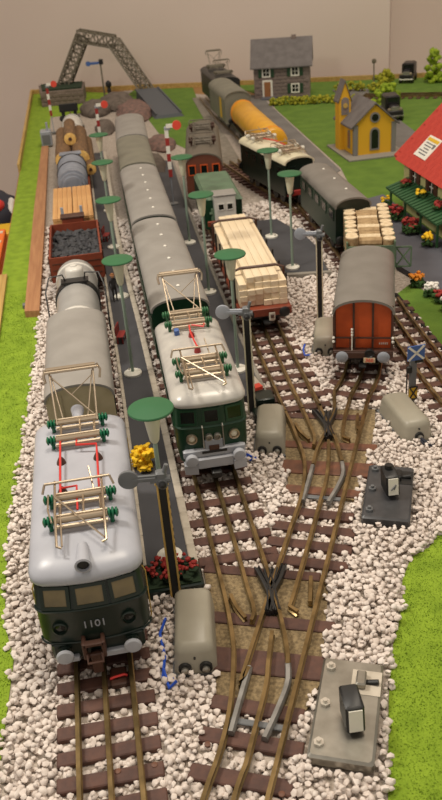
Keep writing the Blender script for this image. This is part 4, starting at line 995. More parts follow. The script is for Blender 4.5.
# --- log wagon with upright logs
hw_ = 15.5
t = vehicle('log_wagon', 'pale green open wagon loaded with upright log sections', 'wagon', 18.05, 28.0, hw_)
Lw, Ww = 7.6, 2.85
MB().box((0, Lw / 2, 1.0), (Ww, Lw, .25)).build('deck', 'ghost_green', t)
for s in (-1, 1): MB().box((s * (Ww / 2 - .05), Lw / 2, 1.95), (.1, Lw, 2.0)).build('side_wall', 'ghost_green', t)
for yy in (.05, Lw - .05): MB().box((0, yy, 1.85), (Ww - .2, .1, 1.7)).build('end_panel', 'ghost_green', t)
tr = MB()
for a, b in (((0, .3), (.0, 1.5)), ((0, 1.5), (.9, 1.5)), ((0, .3), (.9, 1.5)), ((0, 1.5), (.9, .3)), ((.9, .3), (.9, 1.5)), ((0, .3), (.9, .3))):
    tr.tube([(1.45 + a[0], .3, 1.0 + a[1]), (1.45 + b[0], .3, 1.0 + b[1])], .06, 4)
tr.build('side_bracket', 'ghost_green', t)
running_gear(t, Lw, 2.6)
ca, sa = math.cos(-R(hw_)), math.sin(-R(hw_))
def onw(x, y): return (18.05 + x * ca - y * sa, 28.0 + x * sa + y * ca)
lp = None; k_ = 0
for s in (-1, 1):
    for k in range(9):
        x, y = onw(s * 1.08, .5 + k * .83)
        g = thing('short_log', 'upright log at %s side of the pale green wagon, %s from the orange van' % ('left' if s < 0 else 'right', ['first', 'second', 'third', 'fourth', 'fifth', 'sixth', 'seventh', 'eighth', 'ninth'][k]), 'log', (x, y, RT + 1.13), random.uniform(0, 6), 'upright logs in the pale green wagon')
        if lp is None:
            a = MB().lathe((0, 0, 0), [(.38, 0), (.37, .8), (.39, 2.0)], 14).build('bark', 'log_side', g); b = MB().lathe((0, 0, 0), [(.39, 1.99), (.38, 2.06), (.2, 2.08)], 14).build('cut_end', 'pale_cut', g); lp = (a, b)
        else:
            share('bark', lp[0], g); share('cut_end', lp[1], g); g.scale = (random.uniform(.9, 1.02), random.uniform(.9, 1.02), random.uniform(.9, .95))
lp = None
for k in range(11):
    x, y = onw(0, .7 + k * .6)
    g = thing('cross_log', 'tan log lying across the middle of the pale green wagon, %s from the orange van' % ['first', 'second', 'third', 'fourth', 'fifth', 'sixth', 'seventh', 'eighth', 'ninth', 'tenth', 'eleventh'][k], 'log', (x, y, RT + 2.72), -R(hw_) + random.uniform(-.05, .05), 'logs lying across the pale green wagon')
    if lp is None:
        a = MB().lathe((0, 0, 0), [(.1, -.68), (.3, -.66), (.31, 0), (.3, .66), (.1, .68)], 10, 'x').build('bark', 'log_side', g); lp = a
    else: share('bark', lp, g, (0, 0, random.uniform(-.06, .07)), 0, (random.uniform(.92, 1.04), random.uniform(.85, 1.12), random.uniform(.85, 1.1)))
    if k % 3 == 1: 
        for q_ in g.children: q_.material_slots[0].link = 'OBJECT'; q_.material_slots[0].material = M['pale_cut']
x, y = onw(0, Lw / 2)
tag(MB().box((0, 0, 0), (1.4, Lw - .7, 1.2), bev=.1).build('log_core', 'log_side', None, loc=(x, y, RT + 1.8), rz=-R(hw_)), 'lower layer of tan timber under the cross logs in the pale green wagon', 'timber')

# --- cream roofed locomotive, yellow tank, covered wagon, black locomotive
t = vehicle('electric_locomotive', 'dark green electric locomotive with cream roof and folded pantographs', 'locomotive', 18.55, 46.9, -10.5)
Lc = 9.6
MB().box((0, Lc / 2, 2.0), (2.4, Lc - .3, 2.7), bev=.1).build('body', 'loco_green', t)
end_wall(2.42, .8, 3.2, 3.7, .08).build('end_wall', 'loco_green', t); end_wall(2.42, .8, 3.2, 3.7, Lc - .16).build('end_wall', 'loco_green', t)
arch_roof(2.6, Lc + .2, 3.25, 3.8, y0=-.1, thick=.12).build('roof', 'cream', t, smooth=50)
for x in (-.6, .6): window(t, 'window', (x, .07, 2.75), (.7, .6), 0, 0, 'loco_green', 'pane_dark')
for k in range(5): window(t, 'side_window', (-1.21, 1.2 + k * 1.7, 2.6), (.9, .6), -math.pi / 2, 0, 'loco_green', 'pane_dark')
bb = MB().box((0, -.1, 1.0), (2.2, .2, .4), bev=.03).build('buffer_beam', 'fl_red', t)
running_gear(t, Lc, 2.4, [1.4, 2.8, 6.8, 8.2])
pantograph(t, 'pantograph', 2.6, False, 'nickel', 'white', 3.7, w=.8); pantograph(t, 'pantograph', 8.2, False, 'nickel', 'white', 3.7, w=.8)
MB().tube([(.3, 3.0, 4.0), (.2, 5.0, 4.05), (-.2, 6.6, 4.0)], .06).build('power_wire', 'red_wire', t)
tank_wagon('yellow tank wagon behind the cream roofed locomotive', 19.35, 58.8, .5, 17.5, 1.3, 'tank_yellow', 2.2, m2='fl_orange')
t = vehicle('covered_wagon', 'olive grey covered wagon with a yellow stripe behind the yellow tank wagon', 'wagon', 19.35, 77.0, -1)
Lo = 10.2
MB().box((0, Lo / 2, 2.1), (2.8, Lo - .2, 2.6), bev=.04).build('body', 'coach_roof_dark', t); end_wall(2.84, .8, 3.3, 4.15, .04).build('end_wall', 'coach_roof_dark', t); end_wall(2.84, .8, 3.3, 4.15, Lo - .12).build('end_wall', 'coach_roof_dark', t)
arch_roof(3.0, Lo + .1, 3.3, 4.2, y0=-.05).build('roof', 'coach_roof_dark', t, smooth=40); MB().box((-1.42, 3.0, 2.2), (.05, 1.0, 2.2)).build('yellow_stripe', 'signal_yellow', t)
running_gear(t, Lo, 2.6)
t = vehicle('electric_locomotive', 'black electric locomotive with raised pantographs at far end of the right train', 'locomotive', 20.3, 88.6, -.5)
MB().box((0, 6, 2.1), (3.0, 11.8, 2.8), bev=.1).build('body', 'black', t); arch_roof(3.1, 12, 3.4, 4.0, y0=0).build('roof', 'frog', t); end_wall(3.0, .8, 3.4, 3.95, .02).build('end_wall', 'black', t)
for x in (-.8, .8): window(t, 'window', (x, .02, 2.9), (.8, .6), 0, 0, 'black', 'pane_dark')
g = pantograph(t, 'pantograph', 8.6, True, 'truss', 'truss', 3.95, w=.85); g.scale = (1, .6, 1.2); g = pantograph(t, 'pantograph', 3.2, True, 'truss', 'truss', 3.95, w=.85); g.scale = (1, .5, .9)
running_gear(t, 12, 2.8)

# ------------------------------------------------------------------ buildings
def panes_window(t, name, c, size, rz, frame, pane, bars=(1, 1), d=.08):
    o = window(t, name, c, size, rz, 0, frame, pane, d); m = MB(); w_, h_ = size
    for i in range(bars[0]): m.box((-w_ / 2 + w_ * (i + 1) / (bars[0] + 1), -.02, 0), (.06, .06, h_ * .8))
    for i in range(bars[1]): m.box((0, -.02, -h_ / 2 + h_ * (i + 1) / (bars[1] + 1)), (w_ * .8, .06, .06))
    m.build('glazing_bar', frame, o); return o
# grey stone house: local front faces -y
t = thing('house', 'grey stone house with dark green shutters and white window frames', 'house', (28.75, 96.4, .05), -R(16))
Wh, Dh, Hh = 7.3, 5.2, 4.1
MB().box((0, Dh / 2, Hh / 2), (Wh, Dh, Hh)).build('wall', 'house_wall', t)
b0 = None; nb = 0
for j in range(9):
    for i in range(10):
        x = -Wh / 2 + .36 + i * .73 + (.18 if j % 2 else -.12); z = .25 + j * .45
        if abs(x) > Wh / 2 - .3: continue
        if any(abs(x - a) < .66 and abs(z - b) < .68 for a, b in ((-2.0, 3.25), (1.75, 3.25), (1.75, 1.15))) or (abs(x + 1.9) < .65 and z < 2.5): continue
        if b0 is None: b0 = MB().box((0, 0, 0), (.66, .08, .4), bev=.03).build('stone', 'house_wall', t, loc=(x, -.01, z))
        else: share('stone', b0, t, (x, -.01 + random.uniform(-.015, .015), z))
for s in (-1, 1): MB().prism([(-Dh / 2, 0), (Dh / 2, 0), (0, 2.6)], -.1, .1).build('gable', 'house_wall', t)
for o in [c for c in t.children if c.name.startswith('gable')]:
    o.data.transform(Matrix(((0, 0, 1, 0), (1, 0, 0, 0), (0, 1, 0, 0), (0, 0, 0, 1))))
for o, s in zip([c for c in t.children if c.name.startswith('gable')], (-1, 1)): o.location = (s * (Wh / 2 - .1), Dh / 2, Hh)
rf = MB()
for s in (-1, 1):
    y0, y1 = (Dh / 2 - s * (Dh / 2 + .45)), Dh / 2; z0, z1 = Hh - .35, Hh + 2.85
    a = [(-Wh / 2 - .4, y0, z0), (Wh / 2 + .4, y0, z0), (Wh / 2 + .4, y1, z1), (-Wh / 2 - .4, y1, z1)]
    rf.add(a + [(x, y, z + .15) for x, y, z in a], [(0, 3, 2, 1), (4, 5, 6, 7), (0, 1, 5, 4), (1, 2, 6, 5), (2, 3, 7, 6), (3, 0, 4, 7)])
rf.build('roof', 'slate', t, smooth=0)
MB().box((1.6, Dh / 2, Hh + 2.95), (.6, .5, .6)).build('chimney', 'house_wall', t)
for x, z in ((-2.0, 3.25), (1.75, 3.25), (1.75, 1.15)):
    panes_window(t, 'window', (x, -.04, z), (1.1, 1.2), 0, 'white', 'pane_dark')
    for s in (-1, 1):
        sh = MB().box((x + s * .82, -.1, z), (.42, .08, 1.2), bev=.02)
        for k in range(5): sh.box((x + s * .82, -.15, z - .45 + k * .22), (.34, .03, .06))
        sh.build('shutter', 'shutter', t)
MB().box((-1.9, -.06, 1.15), (1.35, .14, 2.3), bev=.03).build('door_frame', 'white', t)
d = MB().box((-1.9, -.15, 1.1), (.85, .08, 2.0), bev=.02).build('door', 'door_brown', t); MB().blob((-1.6, -.22, 1.05), .06, 1, 0).build('door_knob', 'black', d)
MB().box((-1.7, -.8, .12), (2.0, 1.2, .3), bev=.05).build('doorstep', 'paved', t)
# yellow church
t = thing('church', 'small yellow church with grey roof, bell tower and arched windows', 'church', (29.4, 60.9, .05), R(1))
Wc, Dc, Hc = 4.0, 5.2, 3.0
MB().box((0, 2.2, .1), (5.9, 7.2, .2), bev=.04).build('plinth', 'paver_dim', t)
gp = [(-Wc / 2, .2), (Wc / 2, .2), (Wc / 2, Hc), (0, Hc + 1.75), (-Wc / 2, Hc)]
m = MB().loft([[(x, 0, z) for x, z in gp], [(x, Dc, z) for x, z in gp]]); m.build('wall', 'church_yellow', t, smooth=0)
rf = MB()
for s in (-1, 1):
    dx, dz = Wc / 2 + .4, 1.75 * (Wc / 2 + .4) / (Wc / 2)
    a = [(0, -.25, Hc + 1.8), (s * dx, -.25, Hc + 1.8 - dz), (s * dx, Dc + .2, Hc + 1.8 - dz), (0, Dc + .2, Hc + 1.8)]
    if s < 0: a = a[::-1]
    rf.add(a + [(x, y, z + .14) for x, y, z in a], [(0, 3, 2, 1), (4, 5, 6, 7), (0, 1, 5, 4), (1, 2, 6, 5), (2, 3, 7, 6), (3, 0, 4, 7)])
rf.build('roof', 'slate', t, smooth=0)
for s in (-1, 1): MB().box((s * (Wc / 2 - .12), .05, 1.6), (.45, .3, 2.8), bev=.03).build('corner_stone', 'grey_trim', t)
def arch(w_, h_, y, zc, xc, d, k=1.0):
    r = w_ / 2; pts = [(xc - r, zc - h_ / 2), (xc + r, zc - h_ / 2)] + [(xc + r * math.cos(a), zc + h_ / 2 - r + r * math.sin(a)) for a in np.linspace(0, math.pi, 9)]
    return MB().loft([[(x, y - d, z) for x, z in pts], [(x, y, z) for x, z in pts]])
f = arch(.95, 2.1, -.0, 1.6, 0, .08).build('window_frame', 'grey_trim', t); arch(.65, 1.75, -.06, 1.6, 0, .05).build('pane', 'pane_dark', f)
f = MB().lathe((0, 0, 3.55), [(.48, 0), (.48, -.1), (.1, -.1)], 18, 'y').build('window_frame', 'grey_trim', t); MB().lathe((0, -.1, 3.55), [(.32, 0), (.32, -.04), (.05, -.04)], 18, 'y').build('pane', 'pane_dark', f)
for k in range(2):
    o = arch(.6, 1.7, 0, 1.5, 0, .08).build('side_window', 'grey_trim', t, loc=(-Wc / 2, 1.5 + k * 2.2, 0), rz=-math.pi / 2); arch(.4, 1.4, -.06, 1.5, 0, .04).build('pane', 'door_brown', o)
tw = MB().box((-1.95, 3.6, 2.5), (1.15, 1.3, 4.8)).build('tower', 'church_yellow', t)
pts = [(-.575, 4.85), (.575, 4.85), (0, 6.5)]
MB().loft([[(-1.95 + x, 2.95, z) for x, z in pts], [(-1.95 + x, 4.25, z) for x, z in pts]]).build('tower_gable', 'church_yellow', t, smooth=0)
rf = MB()
for s in (-1, 1):
    a = [(-1.95, 2.85, 6.52), (-1.95 + s * .7, 2.85, 4.6), (-1.95 + s * .7, 4.35, 4.6), (-1.95, 4.35, 6.52)]
    if s < 0: a = a[::-1]
    rf.add(a + [(x, y, z + .16) for x, y, z in a], [(0, 3, 2, 1), (4, 5, 6, 7), (0, 1, 5, 4), (1, 2, 6, 5), (2, 3, 7, 6), (3, 0, 4, 7)])
rf.build('tower_roof', 'slate', t, smooth=0)
f = arch(.75, 1.6, 2.95, 4.3, -1.95, .08).build('window_frame', 'grey_trim', t); arch(.45, 1.25, 2.89, 4.3, -1.95, .05).build('pane', 'house_wall', f)
MB().lathe((-1.95, 2.82, 4.35), [(.05, -.05), (.24, -.04), (.24, .0), (.05, .02)], 12, 'y').build('bell', 'brass', t)
# red roofed station: front wall faces -x
t = thing('station', 'cream station building with red roof, green awning and dark shutters', 'station', (26.0, 0, .05))
ys, ye, xd = 28.0, 44.0, 9.5
gp = [(0, 0), (xd, 0), (xd, 4.1), (xd / 2, 4.1 + xd / 2 * .98), (0, 4.1)]
MB().loft([[(x, ys, z) for x, z in gp], [(x, ye, z) for x, z in gp]]).build('wall', 'station_wall', t, smooth=0)
def slab(name, m, pts, th, t, nrm=(0, 0, 1)):
    vs = list(pts) + [(p[0] + nrm[0] * th, p[1] + nrm[1] * th, p[2] + nrm[2] * th) for p in pts]
    return MB().add(vs, [(0, 3, 2, 1), (4, 5, 6, 7), (0, 1, 5, 4), (1, 2, 6, 5), (2, 3, 7, 6), (3, 0, 4, 7)]).build(name, m, t, smooth=0)
zr_ = 4.1 + xd / 2 * .98
rs = slab('roof', 'station_roof', [(-.55, ys - .6, 3.85), (-.55, ye + .7, 3.85), (xd / 2, ye + .7, zr_ + .1), (xd / 2, ys - .6, zr_ + .1)][::-1], .18, t)
slab('roof', 'station_roof', [(xd + .55, ys - .6, 3.85), (xd + .55, ye + .7, 3.85), (xd / 2, ye + .7, zr_ + .1), (xd / 2, ys - .6, zr_ + .1)], .18, t)
t0 = None
ra = math.atan(.98)
for j in range(11):
    x = -.82 + j * .46
    for i in range(16):
        y = ys + (i + .5) * 1.03 + (.4 if j % 2 else 0) - .5
        if y > ye + .2: continue
        if t0 is None:
            t0 = MB().box((0, 0, 0), (.66, 1.0, .04), bev=.01).build('roof_tile', 'station_roof', t); o = t0
        else: o = share('roof_tile', t0, t)
        o.location = (x + .3, y, 3.85 + (x + .3 + .55) * .99 + .2); o.rotation_euler.y = -ra
lab = bpy.data.objects.new('roof_label', None); col.objects.link(lab); lab.parent = t
xl = .55; lab.location = (xl, 40.9, 3.85 + (xl + .55) * .99 + .25); lab.rotation_euler = (0, -ra, 0)
MB().box((0, 0, 0), (1.75, 2.2, .03)).build('label_sheet', 'white', lab)
MB().box((.6, 0, .02), (.25, 1.9, .02)).build('label_stripe', 'signal_yellow', lab)
m = MB()
for k in range(5): m.box((.3 - k * .22, .15 * (k % 2), .02), (.08, 1.5 - .3 * (k % 3), .02))
m.box((.2, -.75, .02), (.35, .3, .02)); m.build('label_lines', 'signal_grey', lab)
for k, y in enumerate((32.5, 35.3, 38.4, 41.6)):
    wn = panes_window(t, 'window', (-.03, y, 3.0), (1.0, 1.25), -math.pi / 2, 'brown', 'pane_dark')
    for g in wn.children:
        if g.name.startswith('glazing'): g.data.materials[0] = M['white']
    for s in (-1, 1): MB().box((-.08, y + s * .78, 3.0), (.1, .42, 1.3), bev=.02).build('shutter', 'brown', t)
    MB().box((-.2, y, 2.28), (.3, 1.1, .2), bev=.03).build('window_box', 'brown', t)
aw = MB()
slab('awning', 'awning', [(0, 33.2, 2.5), (0, 43.2, 2.5), (-1.75, 43.0, 1.95), (-1.75, 33.2, 1.95)], .1, t)
rb0 = None
for k in range(19):
    y = 33.45 + k * .52
    if rb0 is None: rb0 = MB().loft([[(-1.77, -.17, 2.05), (-1.77, .17, 2.05), (-1.77, .17, 2.12), (-1.77, -.17, 2.12)], [(0, -.17, 2.6), (0, .17, 2.6), (0, .17, 2.67), (0, -.17, 2.67)]]).build('awning_board', 'awning', t, loc=(0, y, 0))
    else: share('awning_board', rb0, t, (0, y, 0))
for y in (33.6, 36.6, 39.6, 42.6): MB().box((-1.5, y, 1.15), (.14, .14, 1.7)).build('awning_post', 'awning', t)
for y, h_ in ((34.5, 1.9), (40.4, 1.9)): MB().box((-.05, y, .37 + h_ / 2), (.12, 1.0, h_), bev=.02).build('door', 'brown', t)
for y in (37.4, 42.2): window(t, 'lower_window', (-.03, y, 1.4), (.9, 1.1), -math.pi / 2, 0, 'white', 'pane_dark', .08)
def box_flower(y, c, label): flower('window_flowers', label, (25.2, y, 2.43), (.3, .4), c, 16, .45, 'leaf', .12)
box_flower(41.4, 'fl_red', 'red flowers in the station window box farthest from the camera')
box_flower(38.4, 'fl_yellow', 'yellow blossoms in the middle station window box above the green awning')
box_flower(35.3, 'fl_red', 'red flowers in the third station window box near the right edge')
flower('yellow_flowers', 'yellow flowers at far end of the station front under the awning corner', (24.4, 43.3, .42), (.35, .35), 'fl_yellow', 14, .8)
flower('red_flowers', 'large red flower bush under the awning at far end of the station', (24.0, 40.2, .42), (.55, .6), 'fl_red', 36, .9, 'leaf', .13)
flower('red_flowers', 'second red flower bush under the middle of the station awning', (24.0, 37.0, .42), (.6, .6), 'fl_red', 40, .9, 'leaf', .13)
flower('yellow_flowers', 'yellow flowers at near end of the station front by the dark tub', (23.95, 33.9, .42), (.35, .35), 'fl_yellow', 18, .8, 'leaf', .13)
t = thing('tub', 'dark brown tub at right edge beside the yellow station flowers', 'tub', (24.9, 32.6, .42)); MB().lathe((0, 0, 0), [(.3, 0), (.42, .9), (.42, 1.0), (.36, 1.0), (.34, .85)], 12).build('barrel', 'brown', t); MB().lathe((0, 0, .8), [(.33, 0), (.3, .1), (.05, .14)], 12).build('soil', 'dark_leaf', t)
flower('orange_flowers', 'orange flowers at far end of the narrow bed by the station track', (21.15, 28.4, .1), (.45, .4), 'fl_orange', 24, .7, 'leaf', .13)
flower('white_flowers', 'small white flower cluster next to the orange flowers', (21.3, 26.6, .1), (.35, .4), 'fl_white', 26, .7, 'leaf', .12)
flower('red_flowers', 'dark red flowers between the two white clusters', (21.5, 25.6, .1), (.4, .4), 'fl_red', 22, .6, 'leaf', .12)
flower('white_flowers', 'large white flower cluster at right edge of the narrow bed', (21.5, 24.0, .1), (.55, .7), 'fl_white', 60, .75, 'leaf', .13)
flower('green_plant', 'dark leafy plant with white blossoms cut by the right edge', (21.2, 21.6, .1), (.5, .9), 'fl_white', 14, .6, 'dark_leaf', .1)

# ------------------------------------------------------------------ far scenery
def truss_seg(t, name, p0, p1, w_=1.7, d_=1.5):
    p0, p1 = Vector(p0), Vector(p1); ax = (p1 - p0); L = ax.length; ax.normalize(); a = Vector((.34, .94, 0)); a = (a - ax * a.dot(ax)).normalized(); b = ax.cross(a)
    ch = [(-w_ / 2, -d_ / 2), (w_ / 2, -d_ / 2), (w_ / 2, d_ / 2), (-w_ / 2, d_ / 2)]
    pt = lambda s, c: p0 + ax * s + a * c[0] + b * c[1]
    g = MB()
    for c in ch: g.tube([pt(0, c), pt(L, c)], .15, 4)
    g.build(name, 'truss', t)
    n = max(3, int(L / 1.1)); z = MB()
    for k in range(n + 1):
        s = L * k / n
        for i in range(4): z.tube([pt(s, ch[i]), pt(s, ch[(i + 1) % 4])], .085, 4)
        if k < n:
            for i in range(4): z.tube([pt(s, ch[i]), pt(s + L / n, ch[(i + 1) % 4])], .075, 4); z.tube([pt(s, ch[(i + 1) % 4]), pt(s + L / n, ch[i])], .075, 4)
    z.build(name + '_lattice', 'truss', t)
t = thing('truss_bridge', 'dark lattice truss bridge with two sloping legs at the back', 'bridge')
truss_seg(t, 'left_leg', (.4, 114, 1.9), (4.0, 114, 8.2)); truss_seg(t, 'top_span', (3.4, 113.8, 8.4), (8.3, 112.2, 7.3)); truss_seg(t, 'right_leg', (8.2, 112, 7.4), (12.2, 108.4, .4), 1.8, 1.4)
t = thing('stone_abutment', 'red brown stone abutment under the left leg of the truss bridge', 'abutment', (0, 0, 0))
MB().prism([(-3.0, 109), (3.0, 108.2), (3.4, 115.6), (-3.4, 116.6)], 0, 1.95).build('core', 'abut_stone', t)
s0 = None
for j in range(3):
    for i in range(7):
        x = -2.6 + i * .86 + (.3 if j % 2 else 0)
        if x > 2.8: continue
        if s0 is None: s0 = MB().box((0, 0, 0), (.8, .2, .5), bev=.05).build('stone', 'abut_stone', t, loc=(x, 108.65, .3 + j * .56), rz=-.13)
        else: share('stone', s0, t, (x, 108.98 - (x + 2.6) * .135, .3 + j * .56 + random.uniform(-.03, .03)), -.13 + random.uniform(-.05, .05))
MB().prism([(-2.7, 110), (2.8, 109.4), (3.1, 115.0), (-3.0, 116.0)], 1.95, 2.15).build('top_moss', 'dark_leaf', t)
t = thing('ramp', 'smooth dark grey ramp under the right leg of the truss bridge', 'ramp')
MB().add([(10.2, 107.5, 0), (13.6, 107.5, 0), (15.0, 91, 0), (11.2, 91, 0), (10.4, 107.5, 1.3), (13.3, 107.5, 1.3), (14.6, 91.2, .45), (11.5, 91.2, .45)], [(0, 1, 5, 4), (1, 2, 6, 5), (2, 3, 7, 6), (3, 0, 4, 7), (4, 5, 6, 7), (3, 2, 1, 0)]).build('slope', 'ramp', t, smooth=0)
for x0, x1 in ((10.25, 10.9), (13.4, 14.6)): MB().tube([(x0, 107.4, 1.35), (x1 if x0 > 12 else 11.5, 91.2, .55)], .14, 4).build('ramp_edge', 'ramp', t)
def rock(label, c, r, m='rock'):
    o = MB().blob((0, 0, 0), r, 3, .1).build('rock', m, None, smooth=60, loc=c); bpy.context.view_layer.update(); return tag(o, label, 'rock')
rock('large grey rock behind the left tank wagon', (4.2, 100, .3), (2.0, 4, 1.4)); rock('dark brown rock beside the far blue arm signal', (7.3, 104, .3), (2.4, 5, 1.3))
rock('reddish rock between the green train and the grey ramp', (9.2, 97, .2), (2.3, 7, 1.1), 'rock_red'); rock('low grey rock left of the far green carriage', (4.9, 88, .1), (1.2, 4, .9))
rock('grey rock right of the third green train carriage', (8.9, 66, .1), (1.0, 4, 1.1)); rock('brownish rock behind the banded signal beside the brown locomotive', (10.4, 76, .0), (1.6, 4, .9), 'rock_red')
t = thing('semaphore', 'far signal with dark blue arm under the truss bridge', 'signal', (5.9, 109.5, .05))
MB().lathe((0, 0, 0), [(.4, 0), (.3, .3), (.12, .35), (.12, 5.2), (.05, 5.3)], 10).build('post', 'truss', t); MB().box((-.9, -.1, 5.0), (1.5, .1, .35), bev=.03).build('arm', 'signal_blue', t); MB().lathe((-1.7, -.1, 5.0), [(.34, .06), (.34, -.06)], 14, 'y').build('arm_disc', 'signal_blue', t); MB().box((.1, -.05, 5.1), (.6, .4, .7), bev=.06).build('signal_head', 'black', t)
t = thing('water_crane', 'small dark post with round head beside the far blue arm signal', 'post', (6.6, 108.5, .05))
MB().lathe((0, 0, 0), [(.5, 0), (.3, .5), (.22, 1.0), (.3, 1.4), (.2, 1.7), (.42, 2.0), (.42, 2.4), (.1, 2.7)], 12).build('post', 'black', t)
def bush(name, label, c, r, m='shrub', n=30, cat='bush', tall=1.0, group=None):
    t = thing(name, label, cat, c, group=group); f = MB()
    for _ in range(n):
        th, u = random.uniform(0, 6.28), random.random(); z = u * tall; q = (1 - .75 * u if tall > 1.3 else math.sqrt(max(0, 1 - u * u * .8))) * math.sqrt(random.random())
        s = random.uniform(.22, .36) * min(r[0], r[1]); f.blob((q * r[0] * math.cos(th), q * r[1] * math.sin(th), .1 + z * r[2]), (s, s, s * .9), 1, .4)
    f.build('foliage', m, t, smooth=0); MB().cyl((0, 0, 0), (0, 0, r[2] * .5), .12, n=6).build('stem', 'bark', t); return t
for k in range(9):
    f_ = k / 8
    bush('hedge_bush', 'yellow green hedge bush before the grey house, %s from the left' % ['first', 'second', 'third', 'fourth', 'fifth', 'sixth', 'seventh', 'eighth', 'ninth'][k], (26.6 + 9.5 * f_, 91.6 - 3.6 * f_ + .4 * (k % 2), .06), (.95, .7, .8), 'hedge', 26, 'hedge', group='hedge bushes by the grey house')
for k in range(4):
    bush('hedge_bush', 'olive bush behind the church tower, %s from the left' % ['first', 'second', 'third', 'fourth'][k], (36.6 + 1.3 * k, 96.5 - .8 * k, .06), (.95, .8, 1.0), 'hedge', 18, 'hedge', group='bushes behind the church tower')
bush('bush', 'round olive bush left of the far black vehicle', (43.0, 97.5, .06), (1.5, 1.2, 1.7), 'hedge', 40)
bush('bush', 'bright yellow green bush directly behind the near black truck', (39.0, 85, .06), (2.0, 1.2, 2.0), 'shrub', 50)
bush('conifer', 'pointed yellow green tree at back right against the wall', (49.5, 96, .06), (1.6, 1.4, 2.4), 'shrub', 60, 'tree', 1.6)
bush('bush', 'low green bush beside the pointed yellow green tree', (52.0, 95, .06), (1.6, 1.2, 1.3), 'hedge', 40)
bush('conifer', 'dark green tree cut by right edge behind the red roof', (43.5, 64, .06), (1.3, 1.3, 2.6), 'dark_leaf', 50, 'tree', 1.8)
t = thing('lamp_post', 'thin dark post with small head near the hedges', 'post', (41.5, 97, .05)); MB().lathe((0, 0, 0), [(.2, 0), (.1, .2), (.08, 3.0), (.3, 3.1), (.3, 3.5), (.1, 3.6)], 10).build('pole', 'truss', t)
def old_car(label, loc, rz, s=1.0, light=False):
    t = thing('old_truck', label, 'truck', loc, rz); t.scale = (s, s, s)
    MB().box((0, 1.7, .75), (1.55, 3.6, .5), bev=.08).build('chassis', 'car_black', t)
    MB().box((0, 2.3, 1.55), (1.5, 2.3, 1.3), bev=.15).build('cab', 'car_black', t); MB().box((0, .7, 1.1), (.95, 1.2, .75), bev=.15).build('hood', 'car_black', t)
    MB().box((0, .06, 1.05), (.8, .08, .65), bev=.03).build('grille', 'steel', t)
    window(t, 'windscreen', (0, 1.14, 1.8), (1.2, .6), 0, 0, 'car_black', 'pane_dark', .06)
    for x in (-.55, .55): MB().lathe((x, .05, 1.1), [(.16, .2), (.18, 0), (.05, -.03)], 12, 'y').build('headlight', 'nickel', t)
    MB().box((0, -.05, .5), (1.7, .12, .16), bev=.03).build('bumper', 'steel' if not light else 'white', t)
    for x in (-.72, .72):
        for y in (.65, 2.9):
            w_ = MB().cyl((x - .12, y, .42), (x + .12, y, .42), .42, n=14).build('wheel', 'black', t)
        MB().lathe((x, .65, .42), [(.62, -.14), (.62, .14)], 12, 'x').build('fender', 'car_black', t)
    return t
old_car('black old fashioned truck parked on the lane beside the church', (36.4, 74.6, .1), R(-8), 1.12)
old_car('black old vehicle far back by the hedges and wall', (46.0, 97.0, .06), R(-30), 1.1, True)
# wooden strip on the left mat
t = thing('wooden_strip', 'long flat brown wooden strip lying beside the left freight train', 'strip', (0, 0, .07))
e = [(-1.72, 31.5), (-2.62, 31.7), (-2.66, 55), (-2.5, 80), (-1.75, 80), (-1.7, 55)]
MB().prism(e, 0, .42).build('strip', 'strip_wood', t); MB().box((-2.72, 33.3, .14), (.22, .4, .28), bev=.03).build('end_clip', 'signal_grey', t)
# side cabinet with boxes left of the board
t = thing('side_cabinet', 'low wooden cabinet behind the boxes left of the board', 'cabinet', (-12, 46, -80))
MB().box((0, 0, 37), (13.6, 44, 74)).build('carcass', 'room_floor', t); MB().box((0, 0, 75), (14, 44.5, 2), bev=.2).build('cabinet_top', 'carton_light', t)
t = thing('striped_boxes', 'bright orange carton with pale stripes at left edge beside the board', 'carton', (-8.6, 47.5, -4))
MB().box((0, 0, 1.5), (6.5, 15, 3.0), bev=.08).build('carton', 'carton_orange', t)
for k in range(6): MB().box((0, -6.6 + k * 2.6, 3.03), (6.2, .5, .08)).build('stripe', 'carton_light', t)
t = thing('yellow_sheet', 'yellow folder lying at far end of the orange carton', 'folder', (-6.6, 57.2, -4)); MB().box((0, 0, 1.2), (3.4, 3.0, 2.4), bev=.1).build('folder', 'signal_yellow', t)
t = thing('bag', 'dark blue black bag with red and white patches at left edge', 'bag', (-7.4, 62.5, -4))
q = MB().blob((0, 0, 2.0), (3.2, 3.6, 2.6), 3, .06); q.build('bag_body', 'bag', t, smooth=60)
MB().blob((.6, -2.2, 3.6), (1.3, 1.2, .7), 2, .1).build('red_patch', 'red_bag', t, smooth=60); MB().blob((2.4, -1.2, 2.6), (.7, 1.4, 1.4), 2, .1).build('white_patch', 'tank_white', t, smooth=60)
t = thing('dark_upright', 'dark brown upright board at far left edge before the wall', 'board', (-10.2, 80, -80)); MB().box((0, 0, 41), (3.4, .8, 82), bev=.1).build('panel', 'brown', t)  # plain dark brown panel standing upright at the left edge

